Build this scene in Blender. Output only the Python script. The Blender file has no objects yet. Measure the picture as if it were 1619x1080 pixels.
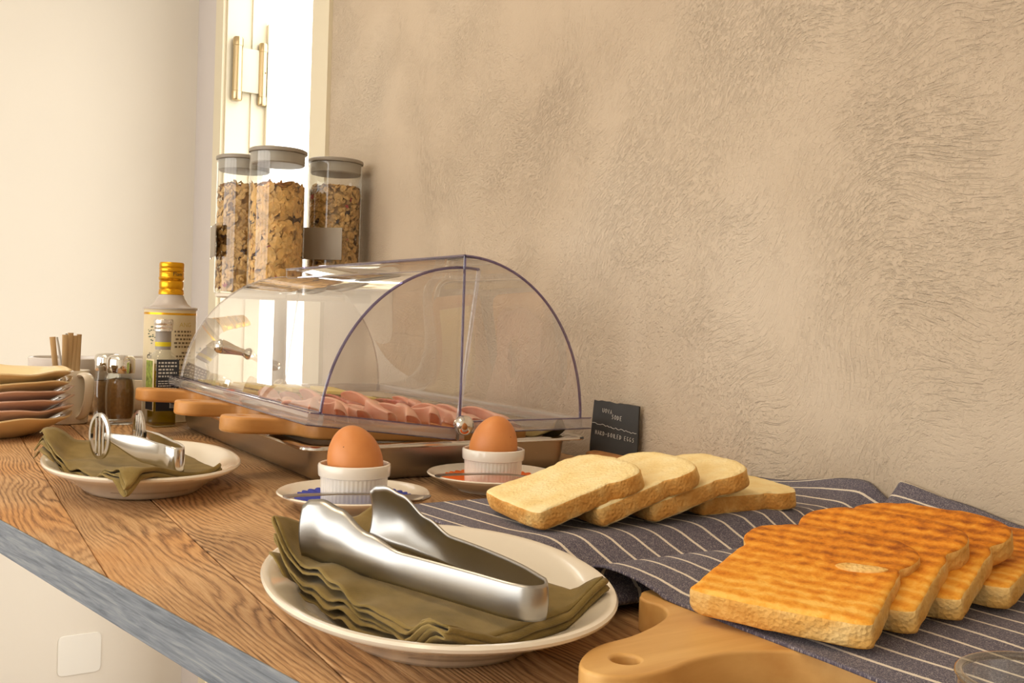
import bpy, bmesh, math, random
from mathutils import Vector, Matrix, noise

S = 0.001                      # all builders work in millimetres
PI = math.pi
rnd = random.Random(7)
scene = bpy.context.scene
C = scene.collection

# ------------------------------------------------------------------ camera
cam_d = bpy.data.cameras.new('camera')
cam = bpy.data.objects.new('camera', cam_d)
C.objects.link(cam)
FPX = 1560.3
cam_d.sensor_width = 36.0
cam_d.lens = FPX / 1619.0 * 36.0
cam_d.clip_start = 0.01
YAW, PITCH, ROLL = math.radians(32.47), math.radians(-1.19), math.radians(1.93)
fw = Vector((-math.cos(YAW) * math.cos(PITCH), math.sin(YAW) * math.cos(PITCH), math.sin(PITCH)))
rt = fw.cross(Vector((0, 0, 1))).normalized()
up = rt.cross(fw)
r2 = rt * math.cos(ROLL) + up * math.sin(ROLL)
u2 = up * math.cos(ROLL) - rt * math.sin(ROLL)
M = Matrix((r2, u2, -fw)).transposed().to_4x4()
M.translation = Vector((0.858, -0.3269, 0.1605))
cam.matrix_world = M
scene.camera = cam

# ------------------------------------------------------------------ world and light
world = bpy.data.worlds.new('world')
scene.world = world
world.use_nodes = True
bg = world.node_tree.nodes['Background']
bg.inputs[0].default_value = (1.0, 0.97, 0.92, 1)
bg.inputs[1].default_value = 3.9

def area(name, loc, rot, sx, sy, power, col, portal=False, spread=None):
    l = bpy.data.lights.new(name, 'AREA')
    l.shape = 'RECTANGLE'
    l.size, l.size_y = sx, sy
    l.energy = power
    l.color = col
    if portal:
        l.cycles.is_portal = True
    o = bpy.data.objects.new(name, l)
    C.objects.link(o)
    o.location = loc
    o.rotation_euler = rot
    return o

# daylight enters by the two windows opposite the plaster wall and by the doorway
area('window_portal', (-0.1, -2.74, 0.55), (math.radians(90), 0, 0), 3.6, 1.7, 1, (1, 1, 1), True)
area('doorway_portal', (-1.49, 0.60, 0.0), (math.radians(-90), 0, 0), 0.76, 2.2, 1, (1, 1, 1), True)
# warm ceiling lamps over the buffet
area('ceiling_lamp_light', (-0.35, -0.75, 1.58), (0, 0, 0), 0.5, 0.5, 8, (1.0, 0.78, 0.52))
area('ceiling_lamp_light', (0.75, -1.0, 1.58), (0, 0, 0), 0.5, 0.5, 4, (1.0, 0.78, 0.52))

vs = scene.view_settings
vs.view_transform = 'Standard'
vs.look = 'None'
vs.exposure = 0.10
vs.gamma = 1.0
vs.use_curve_mapping = False
scene.cycles.max_bounces = 10
scene.cycles.transparent_max_bounces = 24
scene.cycles.caustics_refractive = False
scene.cycles.caustics_reflective = False
scene.cycles.sample_clamp_indirect = 6.0

# ------------------------------------------------------------------ helpers
def set_in(n, key, v):
    if key in n.inputs:
        n.inputs[key].default_value = v

class Mat:
    def __init__(self, name):
        self.m = bpy.data.materials.new(name)
        self.m.use_nodes = True
        self.t = self.m.node_tree
        self.b = self.t.nodes['Principled BSDF']
        self.out = self.t.nodes['Material Output']
    def n(self, ty, **kw):
        x = self.t.nodes.new(ty)
        for k, v in kw.items():
            if k.startswith('i_'):
                set_in(x, k[2:].replace('_', ' '), v)
            else:
                setattr(x, k, v)
        return x
    def l(self, a, ao, b, bi):
        self.t.links.new(a.outputs[ao], b.inputs[bi])
    def coord(self, kind='Object', scale=(1, 1, 1), rot=(0, 0, 0), loc=(0, 0, 0)):
        tc = self.n('ShaderNodeTexCoord')
        mp = self.n('ShaderNodeMapping')
        mp.inputs['Scale'].default_value = scale
        mp.inputs['Rotation'].default_value = rot
        mp.inputs['Location'].default_value = loc
        self.l(tc, kind, mp, 'Vector')
        return mp
    def ramp(self, stops, interp='LINEAR'):
        r = self.n('ShaderNodeValToRGB')
        r.color_ramp.interpolation = interp
        e = r.color_ramp.elements
        while len(e) < len(stops):
            e.new(0.5)
        for i, (p, c) in enumerate(stops):
            e[i].position = p
            e[i].color = c if len(c) == 4 else (*c, 1)
        return r
    def bump(self, src, so, strength=0.3, dist=0.001, normal=None):
        b = self.n('ShaderNodeBump')
        b.inputs['Strength'].default_value = strength
        b.inputs['Distance'].default_value = dist
        self.l(src, so, b, 'Height')
        if normal:
            self.l(normal, 'Normal', b, 'Normal')
        self.l(b, 'Normal', self.b, 'Normal')
        return b

def srgb(r, g, b):
    f = lambda c: (c / 255 / 12.92) if c / 255 <= 0.04045 else ((c / 255 + 0.055) / 1.055) ** 2.4
    return (f(r), f(g), f(b), 1)

def plain(name, col, rough=0.5, metal=0.0, spec=0.5, noise_amt=0.0, nscale=20, coat=0.0, bump=0.0, bscale=200, sss=0.0):
    k = Mat(name)
    k.b.inputs['Base Color'].default_value = col
    k.b.inputs['Roughness'].default_value = rough
    k.b.inputs['Metallic'].default_value = metal
    set_in(k.b, 'Specular IOR Level', spec)
    set_in(k.b, 'Coat Weight', coat)
    set_in(k.b, 'Coat Roughness', 0.08)
    if sss:
        set_in(k.b, 'Subsurface Weight', sss)
        k.b.inputs['Subsurface Radius'].default_value = (0.006, 0.003, 0.0015)
    mp = k.coord('Object')
    if noise_amt:
        nz = k.n('ShaderNodeTexNoise', i_Scale=nscale, i_Detail=5.0)
        k.l(mp, 'Vector', nz, 'Vector')
        c2 = tuple(c * (1 - noise_amt) for c in col[:3])
        c3 = tuple(min(1, c * (1 + noise_amt * 0.6)) for c in col[:3])
        r = k.ramp([(0.3, c2), (0.7, c3)])
        k.l(nz, 'Fac', r, 'Fac')
        k.l(r, 'Color', k.b, 'Base Color')
    if bump:
        nb = k.n('ShaderNodeTexNoise', i_Scale=bscale, i_Detail=4.0)
        k.l(mp, 'Vector', nb, 'Vector')
        k.bump(nb, 'Fac', bump, 0.001)
    return k.m

class MB:
    def __init__(self):
        self.v, self.f, self.mi, self.uv = [], [], [], {}
    def add(self, vs, fs, mi=0):
        o = len(self.v)
        self.v += [tuple(p) for p in vs]
        self.f += [tuple(i + o for i in f) for f in fs]
        self.mi += [mi] * len(fs)
        return o
    def box(self, x0, x1, y0, y1, z0, z1, mi=0, b=0.0):
        if b <= 0:
            vs = [(x, y, z) for z in (z0, z1) for y in (y0, y1) for x in (x0, x1)]
            self.add(vs, [(0, 2, 3, 1), (4, 5, 7, 6), (0, 1, 5, 4), (2, 6, 7, 3), (0, 4, 6, 2), (1, 3, 7, 5)], mi)
        else:
            self.prism([(x0, y0), (x1, y0), (x1, y1), (x0, y1)], z0, z1, b, mi)
    def prism(self, pts, z0, z1, b=0.0, mi=0, seg=2):
        # convex-ish outline, counter clockwise; rounded top and bottom edges
        n = len(pts)
        nor = []
        for i in range(n):
            p0, p1, p2 = Vector(pts[i - 1]), Vector(pts[i]), Vector(pts[(i + 1) % n])
            d1, d2 = (p1 - p0).normalized(), (p2 - p1).normalized()
            n1, n2 = Vector((d1.y, -d1.x)), Vector((d2.y, -d2.x))
            m = (n1 + n2)
            m = m / max(0.3, m.dot(n1))
            nor.append(m)
        rings = []
        if b > 0:
            for k in range(seg + 1):
                a = PI / 2 * k / seg
                rings.append((b * (1 - math.sin(a)), z0 + b * (1 - math.cos(a))))
            for k in range(seg + 1):
                a = PI / 2 * k / seg
                rings.append((b * (1 - math.cos(a)), z1 - b * (1 - math.sin(a))))
        else:
            rings = [(0, z0), (0, z1)]
        vs = []
        for ins, z in rings:
            for p, m in zip(pts, nor):
                vs.append((p[0] - m.x * ins, p[1] - m.y * ins, z))
        fs = []
        for k in range(len(rings) - 1):
            for i in range(n):
                j = (i + 1) % n
                fs.append((k * n + i, k * n + j, (k + 1) * n + j, (k + 1) * n + i))
        fs.append(tuple(range(n - 1, -1, -1)))
        fs.append(tuple((len(rings) - 1) * n + i for i in range(n)))
        self.add(vs, fs, mi)
    def rings(self, rs, closed=True, mi=0, cap0=False, cap1=False, loop=False):
        n = len(rs[0])
        vs = [p for r in rs for p in r]
        fs = []
        R = len(rs)
        for k in range(R if loop else R - 1):
            k2 = (k + 1) % R
            for i in range(n if closed else n - 1):
                j = (i + 1) % n
                fs.append((k * n + i, k * n + j, k2 * n + j, k2 * n + i))
        if cap0:
            fs.append(tuple(range(n - 1, -1, -1)))
        if cap1:
            fs.append(tuple((R - 1) * n + i for i in range(n)))
        return self.add(vs, fs, mi)
    def lathe(self, prof, seg=48, mi=0, c=(0, 0, 0), cap0=True, cap1=True, mod=None):
        rs = []
        for k, (r, z) in enumerate(prof):
            ring = []
            for i in range(seg):
                a = 2 * PI * i / seg
                rr = r if mod is None else mod(r, z, a)
                ring.append((c[0] + rr * math.cos(a), c[1] + rr * math.sin(a), c[2] + z))
            rs.append(ring)
        self.rings(rs, True, mi, cap0, cap1)
    def tube(self, path, rad, seg=10, mi=0, caps=True, closed=False):
        P = [Vector(p) for p in path]
        n = len(P)
        rads = rad if isinstance(rad, (list, tuple)) else [rad] * n
        rs = []
        prev = None
        for i in range(n):
            if closed:
                t = (P[(i + 1) % n] - P[i - 1]).normalized()
            else:
                t = (P[min(i + 1, n - 1)] - P[max(i - 1, 0)]).normalized()
            if prev is None:
                a = Vector((0, 0, 1)) if abs(t.z) < 0.9 else Vector((1, 0, 0))
                x = t.cross(a).normalized()
            else:
                x = (prev - t * prev.dot(t)).normalized()
            prev = x
            y = t.cross(x)
            rs.append([P[i] + (x * math.cos(2 * PI * k / seg) + y * math.sin(2 * PI * k / seg)) * rads[i] for k in range(seg)])
        self.rings(rs, True, mi, caps and not closed, caps and not closed, closed)
    def grid(self, fn, nu, nv, mi=0, uvfn=None):
        vs, uv = [], []
        for j in range(nv + 1):
            for i in range(nu + 1):
                u, v = i / nu, j / nv
                vs.append(tuple(fn(u, v)))
                uv.append(uvfn(u, v) if uvfn else (u, v))
        fs = [(j * (nu + 1) + i, j * (nu + 1) + i + 1, (j + 1) * (nu + 1) + i + 1, (j + 1) * (nu + 1) + i)
              for j in range(nv) for i in range(nu)]
        o = self.add(vs, fs, mi)
        for k, q in enumerate(uv):
            self.uv[o + k] = q
    def build(self, name, mats, parent=None, loc=(0, 0, 0), rot=(0, 0, 0), smooth=True, angle=40, solid=0.0, subsurf=0, offset=-1.0):
        me = bpy.data.meshes.new(name)
        me.from_pydata([(p[0] * S, p[1] * S, p[2] * S) for p in self.v], [], self.f)
        if not isinstance(mats, (list, tuple)):
            mats = [mats]
        for m in mats:
            me.materials.append(m)
        for p, k in zip(me.polygons, self.mi):
            p.material_index = k
        if self.uv:
            ul = me.uv_layers.new(name='UVMap')
            for lp in me.loops:
                ul.data[lp.index].uv = self.uv.get(lp.vertex_index, (0, 0))
        bm = bmesh.new()
        bm.from_mesh(me)
        bmesh.ops.recalc_face_normals(bm, faces=bm.faces)
        bm.to_mesh(me)
        bm.free()
        if smooth:
            me.polygons.foreach_set('use_smooth', [True] * len(me.polygons))
            if angle < 180:
                me.set_sharp_from_angle(angle=math.radians(angle))
        me.update()
        return link(name, me, parent, loc, rot, solid, subsurf, offset)

def link(name, me, parent=None, loc=(0, 0, 0), rot=(0, 0, 0), solid=0.0, subsurf=0, offset=-1.0):
    o = bpy.data.objects.new(name, me)
    C.objects.link(o)
    o.location = [c * S for c in loc]
    o.rotation_euler = rot
    if parent:
        o.parent = parent
    if solid:
        md = o.modifiers.new('thickness', 'SOLIDIFY')
        md.thickness = solid * S
        md.offset = offset
    if subsurf:
        md = o.modifiers.new('subsurf', 'SUBSURF')
        md.levels = md.render_levels = subsurf
    return o

def tag(o, label, cat=None, group=None):
    o['label'] = label
    if cat:
        o['category'] = cat
    if group:
        o['group'] = group
    return o

def struct(o):
    o['kind'] = 'structure'
    return o

def thing(name, label, cat, loc=(0, 0, 0), rot=(0, 0, 0), group=None):
    o = bpy.data.objects.new(name, None)
    o.empty_display_size = 0.02
    C.objects.link(o)
    o.location = [c * S for c in loc]
    o.rotation_euler = rot
    tag(o, label, cat, group)
    return o

def copy_tree(o, parent=None):
    c = o.copy()
    C.objects.link(c)
    c.parent = parent
    for ch in [q for q in o.children]:
        copy_tree(ch, c)
    return c

def text_mesh(body, size, extrude=0.02):
    cu = bpy.data.curves.new('t', 'FONT')
    cu.body = body
    cu.size = size * S
    cu.extrude = extrude * S
    cu.align_x = 'CENTER'
    ob = bpy.data.objects.new('t', cu)
    C.objects.link(ob)
    dg = bpy.context.evaluated_depsgraph_get()
    me = bpy.data.meshes.new_from_object(ob.evaluated_get(dg))
    bpy.data.objects.remove(ob)
    return me

def curve_prism(loops, thick, bevel):
    # flat outline with holes -> bevelled slab lying on z = 0 .. thick (mm)
    cu = bpy.data.curves.new('p', 'CURVE')
    cu.dimensions = '2D'
    cu.fill_mode = 'BOTH'
    cu.extrude = (thick / 2 - bevel) * S
    cu.bevel_depth = bevel * S
    cu.bevel_resolution = 3
    cu.offset = -bevel * S
    for lp in loops:
        sp = cu.splines.new('POLY')
        sp.points.add(len(lp) - 1)
        for p, q in zip(sp.points, lp):
            p.co = (q[0] * S, q[1] * S, 0, 1)
        sp.use_cyclic_u = True
    ob = bpy.data.objects.new('p', cu)
    C.objects.link(ob)
    dg = bpy.context.evaluated_depsgraph_get()
    me = bpy.data.meshes.new_from_object(ob.evaluated_get(dg))
    bpy.data.objects.remove(ob)
    for v in me.vertices:
        v.co.z += thick / 2 * S
    me.polygons.foreach_set('use_smooth', [True] * len(me.polygons))
    me.set_sharp_from_angle(angle=math.radians(35))
    return me

def catmull(pts, n=8, closed=False):
    if len(pts[0]) == 2:
        return [(q.x, q.y) for q in catmull([(p[0], p[1], 0) for p in pts], n, closed)]
    P = [Vector(p) for p in pts]
    N = len(P)
    out = []
    rng = N if closed else N - 1
    for i in range(rng):
        if closed:
            a, b, c, d = P[(i - 1) % N], P[i], P[(i + 1) % N], P[(i + 2) % N]
        else:
            a, b, c, d = P[max(i - 1, 0)], P[i], P[i + 1], P[min(i + 2, N - 1)]
        for k in range(n):
            t = k / n
            out.append(0.5 * ((2 * b) + (c - a) * t + (2 * a - 5 * b + 4 * c - d) * t * t + (3 * b - a - 3 * c + d) * t ** 3))
    if not closed:
        out.append(P[-1])
    return out

def lerp_table(tab, x):
    if x <= tab[0][0]:
        return tab[0][1]
    for (a, va), (b, vb) in zip(tab, tab[1:]):
        if x <= b:
            t = (x - a) / (b - a)
            t = t * t * (3 - 2 * t)
            return va + (vb - va) * t
    return tab[-1][1]

def nz(x, y, z=0.0):
    return noise.noise(Vector((x, y, z)))

def superell(a, b, n, z, seg=72, rot=0.0):
    out = []
    for i in range(seg):
        t = 2 * PI * i / seg
        c, s = math.cos(t), math.sin(t)
        x = a * abs(c) ** (2 / n) * (1 if c >= 0 else -1)
        y = b * abs(s) ** (2 / n) * (1 if s >= 0 else -1)
        out.append((x * math.cos(rot) - y * math.sin(rot), x * math.sin(rot) + y * math.cos(rot), z))
    return out

# ------------------------------------------------------------------ materials
def mat_plaster():
    k = Mat('plaster')
    mp = k.coord('Object')
    big = k.n('ShaderNodeTexNoise', i_Scale=2.2, i_Detail=3.0)
    k.l(mp, 'Vector', big, 'Vector')
    r = k.ramp([(0.3, srgb(187, 169, 147)), (0.55, srgb(198, 181, 159)), (0.75, srgb(207, 192, 172))])
    k.l(big, 'Fac', r, 'Fac')
    k.l(r, 'Color', k.b, 'Base Color')
    k.b.inputs['Roughness'].default_value = 0.85
    set_in(k.b, 'Specular IOR Level', 0.2)
    # swirling trowel strokes: a stretched noise whose direction wanders
    wn = k.n('ShaderNodeTexNoise', i_Scale=3.2, i_Detail=2.0)
    k.l(mp, 'Vector', wn, 'Vector')
    sub = k.n('ShaderNodeVectorMath', operation='SUBTRACT')
    sub.inputs[1].default_value = (0.5, 0.5, 0.5)
    k.l(wn, 'Color', sub, 0)
    sc = k.n('ShaderNodeVectorMath', operation='SCALE')
    sc.inputs['Scale'].default_value = 0.30
    k.l(sub, 'Vector', sc, 0)
    ad = k.n('ShaderNodeVectorMath', operation='ADD')
    k.l(mp, 'Vector', ad, 0)
    k.l(sc, 'Vector', ad, 1)
    mp1 = k.n('ShaderNodeMapping')
    mp1.inputs['Rotation'].default_value = (0, math.radians(38), 0)
    k.l(ad, 'Vector', mp1, 'Vector')
    mp2 = k.n('ShaderNodeMapping')
    mp2.inputs['Scale'].default_value = (130, 130, 420)
    k.l(mp1, 'Vector', mp2, 'Vector')
    st = k.n('ShaderNodeTexNoise', i_Scale=1.0, i_Detail=3.0, i_Roughness=0.6)
    k.l(mp2, 'Vector', st, 'Vector')
    gr = k.n('ShaderNodeTexNoise', i_Scale=330.0, i_Detail=3.0, i_Roughness=0.6)
    k.l(mp, 'Vector', gr, 'Vector')
    msk = k.n('ShaderNodeTexNoise', i_Scale=6.0, i_Detail=4.0, i_Roughness=0.6)
    k.l(mp, 'Vector', msk, 'Vector')
    mr = k.ramp([(0.34, (0.25, 0.25, 0.25)), (0.60, (1, 1, 1))])
    k.l(msk, 'Fac', mr, 'Fac')
    str_ = k.ramp([(0.26, (0, 0, 0)), (0.50, (1, 1, 1))])
    k.l(st, 'Fac', str_, 'Fac')
    grr = k.ramp([(0.28, (0, 0, 0)), (0.50, (1, 1, 1))])
    k.l(gr, 'Fac', grr, 'Fac')
    ad2 = k.n('ShaderNodeMath', operation='MULTIPLY_ADD')
    k.l(grr, 'Color', ad2, 0)
    ad2.inputs[1].default_value = 0.6
    k.l(str_, 'Color', ad2, 2)
    mul = k.n('ShaderNodeMath', operation='MULTIPLY')
    k.l(ad2, 'Value', mul, 0)
    k.l(mr, 'Color', mul, 1)
    low = k.n('ShaderNodeTexNoise', i_Scale=16.0, i_Detail=3.0)
    k.l(mp, 'Vector', low, 'Vector')
    fin = k.n('ShaderNodeMath', operation='MULTIPLY_ADD')
    k.l(low, 'Fac', fin, 0)
    fin.inputs[1].default_value = 1.1
    k.l(mul, 'Value', fin, 2)
    k.bump(fin, 'Value', 0.85, 0.0016)
    return k.m

def mat_plank():
    k = Mat('reclaimed_wood')
    tc = k.n('ShaderNodeTexCoord')
    oi = k.n('ShaderNodeObjectInfo')
    off = k.n('ShaderNodeVectorMath', operation='MULTIPLY_ADD')
    comb = k.n('ShaderNodeCombineXYZ')
    k.l(oi, 'Random', comb, 'X')
    k.l(oi, 'Random', comb, 'Y')
    k.l(comb, 'Vector', off, 0)
    off.inputs[1].default_value = (3.7, 5.1, 0)
    k.l(tc, 'Object', off, 2)
    # grain lines: y plus low-frequency wander stretched along x; spacing and contrast vary
    m1 = k.n('ShaderNodeMapping')
    m1.inputs['Scale'].default_value = (2.4, 8.0, 1)
    k.l(off, 'Vector', m1, 'Vector')
    n1 = k.n('ShaderNodeTexNoise', i_Scale=1.0, i_Detail=2.0, i_Roughness=0.5)
    k.l(m1, 'Vector', n1, 'Vector')
    sep = k.n('ShaderNodeSeparateXYZ')
    k.l(off, 'Vector', sep, 'Vector')
    a = k.n('ShaderNodeMath', operation='MULTIPLY_ADD')
    k.l(n1, 'Fac', a, 0)
    a.inputs[1].default_value = 0.14
    k.l(sep, 'Y', a, 2)
    m2 = k.n('ShaderNodeMapping')
    m2.inputs['Scale'].default_value = (24, 220, 1)
    k.l(off, 'Vector', m2, 'Vector')
    n2 = k.n('ShaderNodeTexNoise', i_Scale=1.0, i_Detail=4.0, i_Roughness=0.6)
    k.l(m2, 'Vector', n2, 'Vector')
    a2 = k.n('ShaderNodeMath', operation='MULTIPLY_ADD')
    k.l(n2, 'Fac', a2, 0)
    a2.inputs[1].default_value = 0.0052
    k.l(a, 'Value', a2, 2)
    fr = k.n('ShaderNodeMath', operation='MULTIPLY')
    k.l(a2, 'Value', fr, 0)
    fr.inputs[1].default_value = 2 * PI / 0.0040
    sn = k.n('ShaderNodeMath', operation='SINE')
    k.l(fr, 'Value', sn, 0)
    h = k.n('ShaderNodeMath', operation='MULTIPLY_ADD')
    k.l(sn, 'Value', h, 0)
    h.inputs[1].default_value = 0.5
    h.inputs[2].default_value = 0.5
    pw = k.n('ShaderNodeMath', operation='POWER')
    k.l(h, 'Value', pw, 0)
    pw.inputs[1].default_value = 0.5
    # line contrast comes and goes over the plank
    cm_ = k.n('ShaderNodeTexNoise', i_Scale=9.0, i_Detail=2.0)
    k.l(off, 'Vector', cm_, 'Vector')
    cr2 = k.ramp([(0.35, (0.16, 0.16, 0.16)), (0.64, (0.42, 0.42, 0.42))])
    k.l(cm_, 'Fac', cr2, 'Fac')
    inv = k.n('ShaderNodeMath', operation='SUBTRACT')
    k.l(pw, 'Value', inv, 0)
    inv.inputs[1].default_value = 1.0
    hh = k.n('ShaderNodeMath', operation='MULTIPLY')
    k.l(inv, 'Value', hh, 0)
    k.l(cr2, 'Color', hh, 1)
    # fine streaks
    m3 = k.n('ShaderNodeMapping')
    m3.inputs['Scale'].default_value = (26, 700, 1)
    k.l(off, 'Vector', m3, 'Vector')
    n3 = k.n('ShaderNodeTexNoise', i_Scale=1.0, i_Detail=5.0, i_Roughness=0.72)
    k.l(m3, 'Vector', n3, 'Vector')
    st3 = k.n('ShaderNodeMath', operation='MULTIPLY_ADD')
    k.l(n3, 'Fac', st3, 0)
    st3.inputs[1].default_value = 0.85
    st3.inputs[2].default_value = 0.34
    mx = k.n('ShaderNodeMath', operation='ADD')
    k.l(st3, 'Value', mx, 0)
    k.l(hh, 'Value', mx, 1)
    cr = k.ramp([(0.26, srgb(88, 64, 44)), (0.46, srgb(146, 112, 78)), (0.68, srgb(190, 152, 108)), (0.95, srgb(216, 186, 144))])
    k.l(mx, 'Value', cr, 'Fac')
    # large colour patches: orange wear against grey weathering
    n4 = k.n('ShaderNodeTexNoise', i_Scale=5.0, i_Detail=4.0)
    k.l(off, 'Vector', n4, 'Vector')
    pr = k.ramp([(0.35, srgb(226, 218, 208)), (0.52, srgb(255, 248, 238)), (0.70, srgb(255, 228, 184))])
    k.l(n4, 'Fac', pr, 'Fac')
    mm = k.n('ShaderNodeMix', data_type='RGBA', blend_type='MULTIPLY')
    mm.inputs[0].default_value = 1.0
    k.t.links.new(cr.outputs['Color'], mm.inputs[6])
    k.t.links.new(pr.outputs['Color'], mm.inputs[7])
    hv = k.n('ShaderNodeHueSaturation')
    vr = k.n('ShaderNodeMapRange')
    vr.inputs[3].default_value = 0.96
    vr.inputs[4].default_value = 1.22
    k.l(oi, 'Random', vr, 0)
    k.l(vr, 'Result', hv, 'Value')
    hv.inputs['Saturation'].default_value = 0.95
    k.t.links.new(mm.outputs[2], hv.inputs['Color'])
    k.l(hv, 'Color', k.b, 'Base Color')
    k.b.inputs['Roughness'].default_value = 0.62
    set_in(k.b, 'Specular IOR Level', 0.3)
    k.bump(mx, 'Value', 0.55, 0.0011)
    return k.m

def mat_boardwood(name, dark, light, along='Y', scale=1.0, rough=0.5):
    k = Mat(name)
    sx, sy = (9, 90) if along == 'X' else (90, 9)
    mp = k.coord('Object', (sx * scale, sy * scale, 60 * scale))
    n1 = k.n('ShaderNodeTexNoise', i_Scale=1.0, i_Detail=5.0, i_Roughness=0.6)
    k.l(mp, 'Vector', n1, 'Vector')
    sx, sy = (3, 16) if along == 'X' else (16, 3)
    mp2 = k.coord('Object', (sx * scale, sy * scale, 16 * scale))
    n2 = k.n('ShaderNodeTexNoise', i_Scale=1.0, i_Detail=2.0, i_Distortion=1.2)
    k.l(mp2, 'Vector', n2, 'Vector')
    ad = k.n('ShaderNodeMath', operation='MULTIPLY_ADD')
    k.l(n1, 'Fac', ad, 0)
    ad.inputs[1].default_value = 0.4
    hf = k.n('ShaderNodeMath', operation='MULTIPLY')
    hf.inputs[1].default_value = 0.6
    k.l(n2, 'Fac', hf, 0)
    k.l(hf, 'Value', ad, 2)
    r = k.ramp([(0.3, dark), (0.62, light)])
    k.l(ad, 'Value', r, 'Fac')
    k.l(r, 'Color', k.b, 'Base Color')
    k.b.inputs['Roughness'].default_value = rough
    set_in(k.b, 'Specular IOR Level', 0.35)
    k.bump(ad, 'Value', 0.12, 0.0008)
    return k.m

def mat_edge():
    k = Mat('grey_edge_band')
    mp = k.coord('Object', (22, 22, 420))
    n1 = k.n('ShaderNodeTexNoise', i_Scale=1.0, i_Detail=5.0, i_Roughness=0.65, i_Distortion=0.6)
    k.l(mp, 'Vector', n1, 'Vector')
    r = k.ramp([(0.3, srgb(92, 100, 110)), (0.52, srgb(128, 136, 146)), (0.66, srgb(150, 155, 160)), (0.8, srgb(188, 188, 184))])
    k.l(n1, 'Fac', r, 'Fac')
    k.l(r, 'Color', k.b, 'Base Color')
    k.b.inputs['Roughness'].default_value = 0.6
    k.bump(n1, 'Fac', 0.2, 0.0006)
    return k.m

def mat_steel(name, col, rough, brush=(3, 220, 220), amt=0.06):
    k = Mat(name)
    k.b.inputs['Base Color'].default_value = col
    k.b.inputs['Metallic'].default_value = 1.0
    mp = k.coord('Object', brush)
    n1 = k.n('ShaderNodeTexNoise', i_Scale=1.0, i_Detail=3.0)
    k.l(mp, 'Vector', n1, 'Vector')
    mr = k.n('ShaderNodeMapRange')
    mr.inputs[3].default_value = max(0.02, rough - amt)
    mr.inputs[4].default_value = rough + amt
    k.l(n1, 'Fac', mr, 0)
    k.l(mr, 'Result', k.b, 'Roughness')
    return k.m

def mat_clear(name, tint, refl_tint=(1, 1, 1, 1), ior=1.49, rough=0.01, gain=1.0, haze=0.0):
    # thin clear sheet: straight-through transmission plus a Fresnel reflection
    k = Mat(name)
    k.t.nodes.remove(k.b)
    tr = k.n('ShaderNodeBsdfTransparent')
    tr.inputs[0].default_value = tint
    gl = k.n('ShaderNodeBsdfGlossy')
    gl.inputs['Color'].default_value = refl_tint
    gl.inputs['Roughness'].default_value = rough
    # one-sheet surface: same Fresnel from both sides
    fr = k.n('ShaderNodeFresnel')
    ge = k.n('ShaderNodeNewGeometry')
    mi = k.n('ShaderNodeMapRange')
    mi.inputs[3].default_value = ior
    mi.inputs[4].default_value = 1.0 / ior
    k.l(ge, 'Backfacing', mi, 0)
    k.l(mi, 'Result', fr, 'IOR')
    mu = k.n('ShaderNodeMath', operation='MULTIPLY')
    mu.inputs[1].default_value = gain
    mu.use_clamp = True
    k.l(fr, 'Fac', mu, 0)
    mx = k.n('ShaderNodeMixShader')
    k.l(mu, 'Value', mx, 'Fac')
    k.t.links.new(tr.outputs[0], mx.inputs[1])
    k.t.links.new(gl.outputs[0], mx.inputs[2])
    out = mx
    if haze:
        # pale veil mixed in for light scuffing and the milky window reflection
        df = k.n('ShaderNodeBsdfDiffuse')
        df.inputs['Color'].default_value = (0.92, 0.90, 0.86, 1)
        tl_ = k.n('ShaderNodeBsdfTranslucent')
        tl_.inputs['Color'].default_value = (0.92, 0.90, 0.86, 1)
        sc = k.n('ShaderNodeMixShader')
        sc.inputs[0].default_value = 0.5
        k.t.links.new(df.outputs[0], sc.inputs[1])
        k.t.links.new(tl_.outputs[0], sc.inputs[2])
        out = k.n('ShaderNodeMixShader')
        out.inputs[0].default_value = haze
        k.t.links.new(mx.outputs[0], out.inputs[1])
        k.t.links.new(sc.outputs[0], out.inputs[2])
    k.t.links.new(out.outputs[0], k.out.inputs['Surface'])
    return k.m

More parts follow.
